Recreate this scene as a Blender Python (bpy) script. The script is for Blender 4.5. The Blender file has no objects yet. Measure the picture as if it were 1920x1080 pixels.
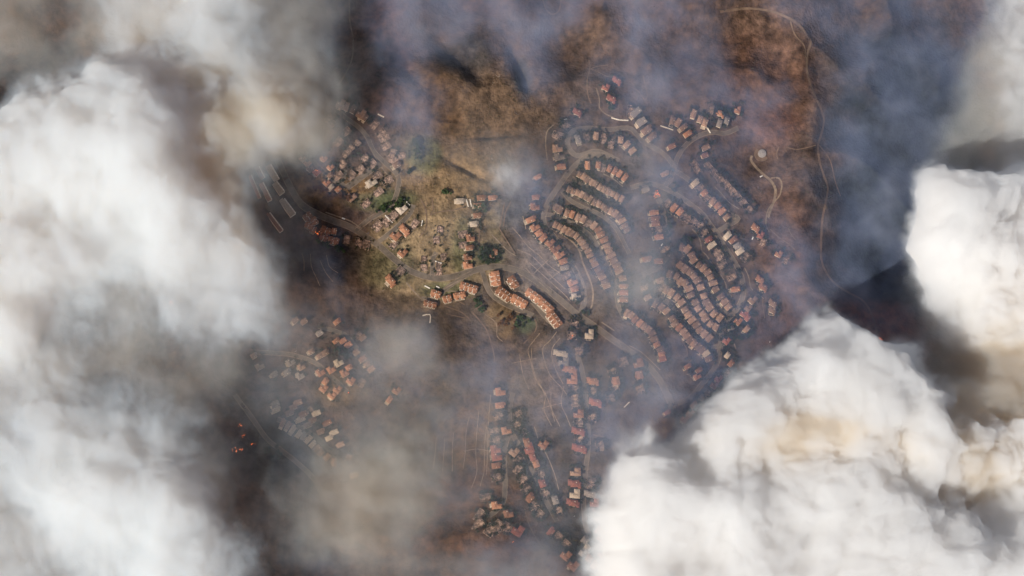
import bpy, bmesh, math, random
import numpy as np
from mathutils import Vector, Matrix

# ------------------------------------------------------------------ camera, sky, sun, exposure
S = bpy.context.scene
COL = S.collection
R = math.radians
CAM_D, TILT = 5200.0, R(14.0)
CAM_AZ = Vector((-0.45, -0.89, 0)).normalized()
CAM = Vector((CAM_AZ.x * math.sin(TILT), CAM_AZ.y * math.sin(TILT), math.cos(TILT))) * CAM_D
FWD = (-CAM).normalized()
RIGHT = FWD.cross(Vector((0, 1, 0))).normalized()
UP = RIGHT.cross(FWD).normalized()
LENS = 36.0 * CAM_D / 1920.0
cd = bpy.data.cameras.new('camera')
cam = bpy.data.objects.new('camera', cd)
COL.objects.link(cam)
cd.lens, cd.sensor_width, cd.clip_start, cd.clip_end = LENS, 36.0, 10.0, 90000.0
cam.matrix_world = Matrix(((RIGHT.x, UP.x, -FWD.x, CAM.x), (RIGHT.y, UP.y, -FWD.y, CAM.y),
                           (RIGHT.z, UP.z, -FWD.z, CAM.z), (0, 0, 0, 1)))
S.camera = cam

SUN_EL = R(41.0)
SUN_H = Vector((-0.74, -0.67, 0)).normalized()
world = bpy.data.worlds.new('World')
S.world = world
world.use_nodes = True
wn, wl = world.node_tree.nodes, world.node_tree.links
wn.clear()
sky = wn.new('ShaderNodeTexSky')
sky.sky_type = 'NISHITA'
sky.sun_disc = False
sky.sun_elevation = SUN_EL
sky.sun_rotation = math.atan2(SUN_H.x, SUN_H.y)
bg = wn.new('ShaderNodeBackground')
bg.inputs['Strength'].default_value = 0.055
wo = wn.new('ShaderNodeOutputWorld')
wl.new(sky.outputs[0], bg.inputs['Color'])
wl.new(bg.outputs[0], wo.inputs['Surface'])

sd = bpy.data.lights.new('sun', 'SUN')
sd.energy, sd.angle, sd.color = 5.0, R(0.5), (1.0, 0.925, 0.83)
sun = bpy.data.objects.new('sun', sd)
COL.objects.link(sun)
sun_dir = Vector((SUN_H.x * math.cos(SUN_EL), SUN_H.y * math.cos(SUN_EL), math.sin(SUN_EL)))
sun.rotation_euler = sun_dir.to_track_quat('Z', 'Y').to_euler()
sun.location = sun_dir * 3000

S.view_settings.view_transform = 'Standard'
S.view_settings.look = 'None'
S.view_settings.gamma = 1.0
S.view_settings.exposure = -0.02
cy = S.cycles
cy.max_bounces = 22
cy.volume_bounces = 20
cy.diffuse_bounces = 3
cy.glossy_bounces = 2
cy.transparent_max_bounces = 256
cy.use_denoising = True

rng = np.random.RandomState(7)
random.seed(11)

# ------------------------------------------------------------------ picking points, noise
_R = np.array(RIGHT); _U = np.array(UP); _F = np.array(FWD); _C = np.array(CAM)


def at(px, py, z=0.0):
    """ground point(s) seen in the photograph at px, py at the height z"""
    px = np.asarray(px, float); py = np.asarray(py, float); z = np.asarray(z, float)
    k = 36.0 / LENS / 1920.0
    dx = (px - 960.0) * k; dy = (540.0 - py) * k
    d = dx[..., None] * _R + dy[..., None] * _U + _F
    t = (z - _C[2]) / d[..., 2]
    p = _C + d * t[..., None]
    return p[..., 0], p[..., 1]


def _hash(ix, iy, seed):
    h = (ix.astype(np.int64) * 374761393 + iy.astype(np.int64) * 668265263 + seed * 1274126177) & 0xffffffff
    h = ((h ^ (h >> 13)) * 1274126177) & 0xffffffff
    h = ((h ^ (h >> 16)) * 2246822519) & 0xffffffff
    return ((h ^ (h >> 15)) & 0xffff) / 65535.0


def gnoise(x, y, seed=0):
    """gradient noise, about -1..1"""
    x = np.asarray(x, float); y = np.asarray(y, float)
    ix, iy = np.floor(x), np.floor(y)
    fx, fy = x - ix, y - iy
    u = fx * fx * fx * (fx * (fx * 6 - 15) + 10); v = fy * fy * fy * (fy * (fy * 6 - 15) + 10)
    out = 0.0
    for a in (0, 1):
        for b in (0, 1):
            an = _hash(ix + a, iy + b, seed) * 2 * np.pi
            g = np.cos(an) * (fx - a) + np.sin(an) * (fy - b)
            out = out + g * (u if a else 1 - u) * (v if b else 1 - v)
    return out * 1.5


def fbm(x, y, seed=0, octs=4, gain=0.5, lac=2.03):
    s, a, n = 0.0, 1.0, 0.0
    for i in range(octs):
        s = s + a * gnoise(x, y, seed + i * 17); n += a
        x, y, a = x * lac + 5.2, y * lac + 1.3, a * gain
    return s / n * 1.35


def billow(x, y, seed=0, octs=4, gain=0.5):
    s, a, n = 0.0, 1.0, 0.0
    for i in range(octs):
        s = s + a * np.minimum(np.abs(gnoise(x, y, seed + i * 31)) * 1.6, 1.2); n += a
        x, y, a = x * 2.07 + 3.1, y * 2.07 + 7.7, a * gain
    return s / n


def puffs(x, y, seed=0, octs=4, gain=.5):
    """rounded heads of smoke at several sizes, 0..1, with creases where they meet"""
    s, a, n = 0.0, 1.0, 0.0
    for k in range(octs):
        ix, iy = np.floor(x), np.floor(y)
        d = np.full(np.shape(x), 9.0)
        for i in (-1, 0, 1):
            for j in (-1, 0, 1):
                cx = ix + i + .15 + .7 * _hash(ix + i, iy + j, seed + k * 7); cy_ = iy + j + .15 + .7 * _hash(ix + i, iy + j, seed + k * 7 + 3)
                d = np.minimum(d, (x - cx) ** 2 + (y - cy_) ** 2)
        s = s + a * np.sqrt(np.clip(1 - d / .95, 0, 1)); n += a
        x, y, a = x * 2.1 + 3.7, y * 2.1 + 1.9, a * gain
    return s / n


def sstep(a, b, x):
    t = np.clip((x - a) / (b - a), 0, 1)
    return t * t * (3 - 2 * t)


def height(X, Y):
    """the terrain, in metres; the town sits on a gentle spur, canyons north and east of it"""
    X = np.asarray(X, float); Y = np.asarray(Y, float)
    px = X + 960.0; py = 540.0 - Y
    town = np.exp(-(((px - 1040) / 470.0) ** 4 + ((py - 590) / 430.0) ** 4))
    hills = fbm(X / 420.0, Y / 420.0, 3, 3)
    ridge = 1 - np.abs(gnoise(X / 190.0 + 0.25 * hills, Y / 190.0, 9)) * 2
    fine = fbm(X / 70.0, Y / 70.0, 21, 3)
    h = hills * (14 + 30 * (1 - town)) + ridge * (3 + 26 * (1 - town)) + fine * (0.8 + 5.5 * (1 - town))
    ex = 1548 + 25 * np.sin(py / 90.0) - 40 * sstep(300, 0, py)
    h = h - 150 * sstep(-20, 460, px - ex) * sstep(1600, 1000, px - ex) * sstep(760, 560, py)
    h = h + 14 * np.exp(-((px - ex + 14) / 26.0) ** 2)
    for cx, cyy, ang, ln, wd, dp in ((875, 312, 24, 48, 9, 15), (925, 247, -6, 46, 6, 13), (838, 218, 3, 30, 5, 9),
                                     (980, 120, 70, 60, 15, 26), (860, 95, 48, 70, 22, 26), (760, 130, 40, 60, 18, 16)):
        c, s = math.cos(R(ang)), math.sin(R(ang))
        u = (px - cx) * c + (py - cyy) * s; v = -(px - cx) * s + (py - cyy) * c
        h = h - dp * np.exp(-(u / ln) ** 2 - (v / wd) ** 2)
    return h


def ground_at(px, py):
    z = np.zeros(np.shape(px))
    for _ in range(6):
        x, y = at(px, py, z)
        z = height(x, y)
    return x, y, z


def gp(px, py):
    x, y, z = ground_at(np.array([px]), np.array([py]))
    return float(x[0]), float(y[0]), float(z[0])


# ------------------------------------------------------------------ objects and materials
def link(o, parent=None):
    COL.objects.link(o)
    if parent is not None:
        o.parent = parent
    return o


def mesh(name, verts, faces, mats=None, midx=None, smooth=False):
    m = bpy.data.meshes.new(name)
    m.from_pydata([tuple(v) for v in verts], [], [tuple(f) for f in faces])
    for k in (mats or []):
        m.materials.append(k)
    if midx is not None:
        m.polygons.foreach_set('material_index', np.asarray(midx, dtype=np.int32))
    if smooth:
        m.polygons.foreach_set('use_smooth', [True] * len(m.polygons))
    m.update()
    return m


def fast_mesh(name, V, F, mats=(), smooth=False):
    """V n x 3, F m x k"""
    V = np.asarray(V, np.float32); F = np.asarray(F, np.int32)
    m = bpy.data.meshes.new(name)
    k = F.shape[1]
    m.vertices.add(len(V)); m.vertices.foreach_set('co', V.ravel())
    m.loops.add(F.size); m.loops.foreach_set('vertex_index', F.ravel())
    m.polygons.add(len(F))
    m.polygons.foreach_set('loop_start', np.arange(0, F.size, k, dtype=np.int32))
    try:
        m.polygons.foreach_set('loop_total', np.full(len(F), k, np.int32))
    except Exception:
        pass
    for a in mats:
        m.materials.append(a)
    m.polygons.foreach_set('use_smooth', np.full(len(F), smooth, bool))
    m.update(calc_edges=True)
    m.validate()
    return m


def obj(name, data, parent=None):
    return link(bpy.data.objects.new(name, data), parent)


def tag(o, label=None, cat=None, group=None, kind=None):
    for k, v in (('label', label), ('category', cat), ('group', group), ('kind', kind)):
        if v:
            o[k] = v
    return o


def mat(name, col, rough=0.9, vary=0.25, scale=0.3, bump=0.0, bscale=1.0, rnd=0.0, attr=None, emit=None, spec=0.2):
    """procedural surface: base colour broken up by noise at two sizes, per-object variation, bump"""
    m = bpy.data.materials.new(name)
    m.use_nodes = True
    nt = m.node_tree; n, l = nt.nodes, nt.links
    b = n['Principled BSDF']
    b.inputs['Roughness'].default_value = rough
    b.inputs['Specular IOR Level'].default_value = spec
    tc = n.new('ShaderNodeTexCoord')
    no = n.new('ShaderNodeTexNoise'); no.inputs['Scale'].default_value = scale; no.inputs['Detail'].default_value = 6; no.inputs['Roughness'].default_value = 0.65
    l.new(tc.outputs['Object'], no.inputs['Vector'])
    oi = n.new('ShaderNodeObjectInfo')
    mr = n.new('ShaderNodeMapRange')
    mr.inputs['From Min'].default_value = 0.3; mr.inputs['From Max'].default_value = 0.7
    mr.inputs['To Min'].default_value = 1 - vary; mr.inputs['To Max'].default_value = 1 + vary
    l.new(no.outputs['Fac'], mr.inputs['Value'])
    mr2 = n.new('ShaderNodeMapRange'); mr2.inputs['To Min'].default_value = 1 - rnd; mr2.inputs['To Max'].default_value = 1 + rnd
    l.new(oi.outputs['Random'], mr2.inputs['Value'])
    mu = n.new('ShaderNodeMath'); mu.operation = 'MULTIPLY'
    l.new(mr.outputs[0], mu.inputs[0]); l.new(mr2.outputs[0], mu.inputs[1])
    vm = n.new('ShaderNodeVectorMath'); vm.operation = 'SCALE'
    l.new(mu.outputs[0], vm.inputs['Scale'])
    if attr:
        at_ = n.new('ShaderNodeAttribute'); at_.attribute_name = attr
        l.new(at_.outputs['Color'], vm.inputs[0])
    else:
        vm.inputs[0].default_value = col
    l.new(vm.outputs[0], b.inputs['Base Color'])
    if bump:
        bn = n.new('ShaderNodeTexNoise'); bn.inputs['Scale'].default_value = bscale; bn.inputs['Detail'].default_value = 5
        l.new(tc.outputs['Object'], bn.inputs['Vector'])
        bp = n.new('ShaderNodeBump'); bp.inputs['Distance'].default_value = bump; bp.inputs['Strength'].default_value = 1.0
        l.new(bn.outputs['Fac'], bp.inputs['Height']); l.new(bp.outputs[0], b.inputs['Normal'])
    if emit:
        b.inputs['Emission Color'].default_value = (*emit[0], 1); b.inputs['Emission Strength'].default_value = emit[1]
    return m


M = {
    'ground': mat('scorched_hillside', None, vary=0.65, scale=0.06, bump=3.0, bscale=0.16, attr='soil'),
    'asphalt': mat('asphalt', (0.145, 0.114, 0.088), vary=0.45, scale=0.05),
    'concrete': mat('pale_concrete', (0.22, 0.165, 0.12), vary=0.4, scale=0.12),
    'drain': mat('drain_concrete', (0.28, 0.205, 0.145), vary=0.5, scale=0.1),
    'dirt': mat('dirt_track', (0.165, 0.110, 0.076), vary=0.35, scale=0.08),
    'tan': mat('tan_roof_tile', (0.27, 0.165, 0.115), vary=0.35, scale=0.5, rnd=0.36, bump=0.25, bscale=1.2),
    'terra': mat('terracotta_roof_tile', (0.33, 0.155, 0.088), vary=0.4, scale=0.5, rnd=0.34, bump=0.25, bscale=1.2),
    'red': mat('red_roof_tile', (0.27, 0.10, 0.072), vary=0.4, scale=0.5, rnd=0.2),
    'grey': mat('grey_roof_tile', (0.24, 0.20, 0.18), vary=0.35, scale=0.5, rnd=0.2),
    'cream': mat('cream_roof', (0.46, 0.37, 0.29), vary=0.3, scale=0.5, rnd=0.15),
    'stucco': mat('pale_stucco', (0.70, 0.60, 0.48), vary=0.2, scale=0.4, rnd=0.1),
    'slab': mat('pale_slab', (0.42, 0.34, 0.26), vary=0.35, scale=0.3, rnd=0.3),
    'white': mat('white_paint', (0.74, 0.68, 0.60), vary=0.3, scale=0.4),
    'ash': mat('ash_and_rubble', (0.19, 0.135, 0.108), vary=0.95, scale=0.22, rnd=0.3, bump=0.5, bscale=0.9),
    'char': mat('charred_masonry', (0.30, 0.21, 0.165), vary=0.98, scale=0.25, rnd=0.3),
    'leaf': mat('tree_foliage', (0.042, 0.068, 0.020), vary=0.5, scale=0.7, rnd=0.35),
    'leafdark': mat('dark_tree_foliage', (0.024, 0.040, 0.014), vary=0.5, scale=0.7, rnd=0.35),
    'leafdry': mat('scorched_foliage', (0.17, 0.085, 0.035), vary=0.5, scale=0.7, rnd=0.35),
    'bark': mat('bark', (0.09, 0.065, 0.05)),
    'scrub': mat('hillside_scrub', None, vary=0.5, scale=0.3, attr='soil'),
    'tank': mat('painted_tank_steel', (0.30, 0.27, 0.26), vary=0.2, scale=0.3, rough=0.6),
    'glass': mat('dark_glass', (0.03, 0.035, 0.04), rough=0.15, vary=0.0, spec=0.5),
    'tyre': mat('tyre_rubber', (0.02, 0.02, 0.02), vary=0.1),
    'carwhite': mat('white_car_paint', (0.8, 0.8, 0.8), rough=0.35, vary=0.05, spec=0.5),
    'flame': mat('flame', (0.6, 0.12, 0.02), vary=0.3, scale=0.5, emit=((1.0, 0.20, 0.04), 1.1)),
    'core': mat('flame_core', (0.8, 0.3, 0.05), vary=0.3, scale=0.5, emit=((1.0, 0.38, 0.10), 2.0)),
    'pool': mat('pool_water', (0.25, 0.42, 0.48), rough=0.1, vary=0.1, spec=0.5),
}

# ------------------------------------------------------------------ the ground: one sheet to the horizon
xs = np.concatenate([-np.geomspace(30000, 1300, 22)[:-1], np.arange(-1300, 1300.1, 4.0), np.geomspace(1300, 30000, 22)[1:]])
ys = np.concatenate([-np.geomspace(30000, 900, 22)[:-1], np.arange(-900, 900.1, 4.0), np.geomspace(900, 30000, 22)[1:]])
GX, GY = np.meshgrid(xs, ys)
GZ = height(GX, GY) * np.clip(1.0, 0, 1)
nx, ny = len(xs), len(ys)
idx = np.arange(nx * ny).reshape(ny, nx)
F = np.stack([idx[:-1, :-1], idx[:-1, 1:], idx[1:, 1:], idx[1:, :-1]], -1).reshape(-1, 4)
ground_me = fast_mesh('ground', np.stack([GX, GY, GZ], -1).reshape(-1, 3), F, [M['ground']], True)

SOIL = [  # patches of the ground that differ: x, y, rx, ry, colour, amount
    (1040, 590, 420, 400, (0.090, 0.064, 0.046), 0.85),        # worn earth and yards of the town
    (830, 330, 120, 100, (0.205, 0.135, 0.072), 0.9),           # dry grass slope
    (880, 190, 130, 100, (0.135, 0.085, 0.052), 0.9),
    (800, 480, 135, 95, (0.27, 0.19, 0.105), 0.85),  # dry ground, its colour raised to paint in a golden pool of sunlight
    (868, 470, 26, 70, (0.10, 0.105, 0.045), 0.7),
    (840, 548, 60, 18, (0.11, 0.115, 0.05), 0.7),
    (915, 478, 30, 26, (0.05, 0.06, 0.025), 0.8),
    (930, 410, 16, 40, (0.20, 0.15, 0.075), 0.7),
    (735, 372, 60, 16, (0.07, 0.08, 0.035), 0.7),
    (1060, 770, 14, 130, (0.050, 0.042, 0.030), 0.7),
    (1100, 760, 20, 160, (0.052, 0.042, 0.030), 0.7),
    (990, 880, 60, 110, (0.052, 0.042, 0.030), 0.75),
    (1250, 440, 14, 60, (0.030, 0.032, 0.020), 0.8),
    (1390, 620, 40, 60, (0.050, 0.042, 0.030), 0.8),
    (1080, 1010, 70, 60, (0.050, 0.042, 0.028), 0.75),
    (620, 360, 80, 36, (0.20, 0.115, 0.045), 0.9),             # orange brush bank
    (690, 385, 50, 16, (0.17, 0.15, 0.085), 0.8),
    (725, 505, 60, 45, (0.12, 0.10, 0.05), 0.8),
    (600, 500, 90, 50, (0.045, 0.038, 0.036), 0.85),           # burnt ground
    (790, 290, 36, 40, (0.12, 0.125, 0.055), 0.8),
    (735, 385, 40, 18, (0.07, 0.085, 0.035), 0.8),
    (985, 610, 24, 22, (0.085, 0.10, 0.055), 0.9),              # lawn
    (940, 600, 40, 34, (0.17, 0.11, 0.055), 0.8),
    (965, 385, 36, 44, (0.085, 0.080, 0.075), 0.9),
    (1010, 495, 60, 60, (0.165, 0.125, 0.100), 0.8),
    (1000, 720, 60, 90, (0.15, 0.110, 0.088), 0.8),
    (890, 840, 60, 90, (0.16, 0.092, 0.040), 0.8),
    (870, 980, 130, 110, (0.105, 0.050, 0.022), 0.9),
    (640, 740, 50, 30, (0.14, 0.085, 0.035), 0.8),
    (520, 860, 90, 60, (0.040, 0.037, 0.028), 0.8),
    (1450, 130, 110, 140, (0.118, 0.064, 0.044), 0.85),         # rust-brown burnt slopes
    (1480, 430, 70, 120, (0.112, 0.064, 0.048), 0.8),
    (1465, 205, 60, 40, (0.125, 0.060, 0.036), 0.8),
    (1470, 650, 90, 120, (0.080, 0.045, 0.036), 0.8),
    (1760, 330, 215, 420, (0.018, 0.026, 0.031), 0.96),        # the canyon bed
    (1660, 620, 150, 80, (0.19, 0.075, 0.032), 0.9),
    (700, 90, 70, 130, (0.115, 0.062, 0.045), 0.8),
    (870, 90, 60, 50, (0.045, 0.042, 0.042), 0.8),
    (980, 125, 18, 50, (0.035, 0.038, 0.040), 0.8),
    (1262, 350, 22, 26, (0.09, 0.075, 0.03), 0.8),
    (1180, 480, 60, 90, (0.11, 0.078, 0.06), 0.6),
]


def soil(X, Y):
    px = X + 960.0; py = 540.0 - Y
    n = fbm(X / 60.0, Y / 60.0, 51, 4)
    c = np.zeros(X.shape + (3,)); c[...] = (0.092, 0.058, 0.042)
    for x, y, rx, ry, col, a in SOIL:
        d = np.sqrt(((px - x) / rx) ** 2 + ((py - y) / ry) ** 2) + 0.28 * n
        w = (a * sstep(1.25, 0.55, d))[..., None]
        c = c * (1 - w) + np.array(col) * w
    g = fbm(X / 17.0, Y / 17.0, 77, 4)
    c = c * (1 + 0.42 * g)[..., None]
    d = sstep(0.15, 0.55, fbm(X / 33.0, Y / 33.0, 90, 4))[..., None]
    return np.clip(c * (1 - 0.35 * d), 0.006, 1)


def set_colour(me, cols):
    a = me.color_attributes.new('soil', 'FLOAT_COLOR', 'POINT')
    a.data.foreach_set('color', np.concatenate([cols, np.ones((len(cols), 1))], 1).astype(np.float32).ravel())


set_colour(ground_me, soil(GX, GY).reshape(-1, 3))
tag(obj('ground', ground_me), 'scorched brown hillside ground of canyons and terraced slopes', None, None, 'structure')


# ------------------------------------------------------------------ roads, pavements, paths
def smooth_line(pts, step=5.0):
    """Catmull-Rom through photograph points, draped later"""
    p = np.array(pts, float)
    p = np.vstack([2 * p[0] - p[1], p, 2 * p[-1] - p[-2]])
    out = []
    for i in range(1, len(p) - 2):
        n = max(2, int(np.linalg.norm(p[i + 1] - p[i]) / step))
        for t in np.arange(n) / n:
            out.append(0.5 * (2 * p[i] + (p[i + 1] - p[i - 1]) * t + (2 * p[i - 1] - 5 * p[i] + 4 * p[i + 1] - p[i + 2]) * t * t
                              + (3 * p[i] - p[i - 1] - 3 * p[i + 1] + p[i + 2]) * t ** 3))
    out.append(p[-2])
    return np.array(out)


def strip(name, pts, off0, off1, lift, material, label, thick=0.5, kind='structure'):
    q = smooth_line(pts)
    x, y, _ = ground_at(q[:, 0], q[:, 1])
    c = np.stack([x, y], 1)
    t = np.gradient(c, axis=0); t /= np.linalg.norm(t, axis=1)[:, None] + 1e-9
    nn = np.stack([-t[:, 1], t[:, 0]], 1)
    a, b = c + nn * off0, c + nn * off1
    za = np.maximum(height(a[:, 0], a[:, 1]), 0 * a[:, 0] - 999) + lift
    zb = height(b[:, 0], b[:, 1]) + lift
    n = len(c)
    V = np.concatenate([np.c_[a, za], np.c_[b, zb], np.c_[a, za - thick - lift], np.c_[b, zb - thick - lift]])
    i = np.arange(n - 1)
    F = np.concatenate([np.stack([i, i + n, i + n + 1, i + 1], 1)[:, ::-1],
                        np.stack([i, i + 1, i + 2 * n + 1, i + 2 * n], 1)[:, ::-1],
                        np.stack([i + n, i + 3 * n, i + 3 * n + 1, i + n + 1], 1)[:, ::-1]])
    o = obj(name, fast_mesh(name, V, F, [material]))
    return tag(o, label, None, None, kind)


def P(s):
    return [tuple(float(v) for v in w.split(',')) for w in s.split()]


ROADS = [
    ('main boulevard curving past the condominiums', 13, P('515,285 526,312 545,352 566,384 596,402 625,414 655,425 685,443 712,462 738,485 762,504 790,516 822,522 856,517 886,508 914,501 944,501 972,508 1000,523 1030,546 1058,569 1084,591 1112,610 1142,632 1175,655 1210,682 1236,712 1252,742 1262,770')),
    ('street climbing from the boulevard through the lower burnt blocks', 9, P('668,432 690,413 712,400 733,386 744,362 748,336 738,320 718,302 700,282 688,256 672,238 650,222 630,205')),
    ('wide street between the burnt western blocks', 12, P('714,308 697,318 680,330 664,342 650,352')),
    ('lane of the western cul-de-sac', 8, P('648,350 630,340 612,326 596,312 580,294 566,280')),
    ('short lane beside the western ruins', 6, P('640,342 646,332 648,318')),
    ('street of the lit burnt block', 9, P('706,456 722,444 742,428 758,412 770,398 775,384')),
    ('cul-de-sac lane among the ruins', 9, P('811,518 811,500 812,484 818,474')),
    ('lane past the white condominiums', 8, P('790,560 806,561 824,556 832,545 846,534 870,519 884,512')),
    ('lane down from the boulevard junction', 10, P('902,504 908,520 912,535 922,552 940,566 962,577 985,586 1000,592')),
    ('courtyard lane between the condominium blocks', 8, P('938,508 941,522 946,538 960,548 980,552 1000,568 1018,590 1034,606')),
    ('street up the side of the terraces', 10, P('1150,300 1128,291 1104,292 1084,305 1066,324 1050,346 1036,366 1024,388 1019,408 1023,424 1036,440 1052,462 1068,488 1082,512 1092,536 1096,560 1092,578 1088,590')),
    ('street between the upper terrace rows', 8, P('1054,358 1070,376 1096,390 1118,399 1138,411 1156,430 1168,452 1180,476')),
    ('street between the top terrace rows', 8, P('1072,334 1092,345 1112,357 1132,368 1152,380 1166,392')),
    ('street between the lower terrace rows', 8, P('1022,402 1042,405 1062,414 1082,424 1102,438 1116,456 1128,478 1140,502 1150,526 1156,550 1160,575 1172,600')),
    ('looping street on the northern spur', 9, P('1160,302 1120,284 1084,292 1068,280 1064,262 1074,246 1100,240 1140,243 1178,240 1192,250 1206,266 1228,278 1248,292 1262,312 1258,336 1246,350')),
    ('northern ridge street', 9, P('1246,350 1262,322 1270,296 1286,272 1312,254 1336,248 1360,250 1384,240')),
    ('street crossing below the burning house', 9, P('1182,352 1216,344 1244,352 1270,366 1296,384 1318,402 1334,424 1346,438')),
    ('street down past the dark-roofed houses', 10, P('1234,372 1243,396 1246,420 1252,444 1254,470 1244,490 1224,506 1204,516')),
    ('eastern loop street', 10, P('1262,318 1290,336 1312,356 1340,378 1368,402 1384,410 1362,424 1346,436 1352,452 1366,474 1380,496 1390,518 1394,542 1390,564 1378,584 1362,602 1354,622 1351,646 1348,668 1340,690 1326,708 1310,728 1294,746 1270,756')),
    ('first terrace lane of the eastern rows', 7, P('1279,482 1294,498 1312,512 1324,524 1328,544 1336,564 1350,578 1364,588 1376,588')),
    ('second terrace lane of the eastern rows', 7, P('1254,534 1276,544 1284,560 1294,580 1306,598 1320,612 1336,622 1352,626')),
    ('third terrace lane of the eastern rows', 7, P('1222,556 1250,566 1268,584 1280,602 1292,622 1308,640 1326,650 1348,650')),
    ('southern spur street on the west', 9, P('962,736 957,760 955,790 960,812 974,836 988,860 1000,884 1012,910 1022,936 1034,958 1044,978')),
    ('south-western cul-de-sac street', 9, P('956,812 948,834 946,870 947,910 944,940 930,958 912,970')),
    ('southern spur street on the east', 9, P('1094,640 1084,664 1090,690 1096,720 1099,760 1102,800 1103,840 1098,880 1094,930 1097,980 1104,1000 1116,1026')),
    ('street of the south-western houses', 8, P('470,660 510,662 550,666 590,680 612,698 634,718 652,736')),
    ('upper street of the south-western houses', 8, P('596,612 626,620 650,630 668,652 684,670 702,690')),
    ('street between the long-roofed houses', 9, P('520,786 546,796 574,808 598,824 616,842 636,850')),
    ('canyon road in the south-west', 9, P('440,740 470,780 500,822 530,846 560,870 590,900 610,940')),
]
for lab, w, pts in ROADS:
    w = w * .78
    strip('road', pts, -w / 2, w / 2, 0.45, M['asphalt'], lab)
    for s in (-1, 1):
        strip('pavement', pts, s * w / 2 + (0 if s > 0 else -1.1), s * w / 2 + (1.1 if s > 0 else 0), 0.58, M['concrete'],
              'pale pavement along the ' + lab)

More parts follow.
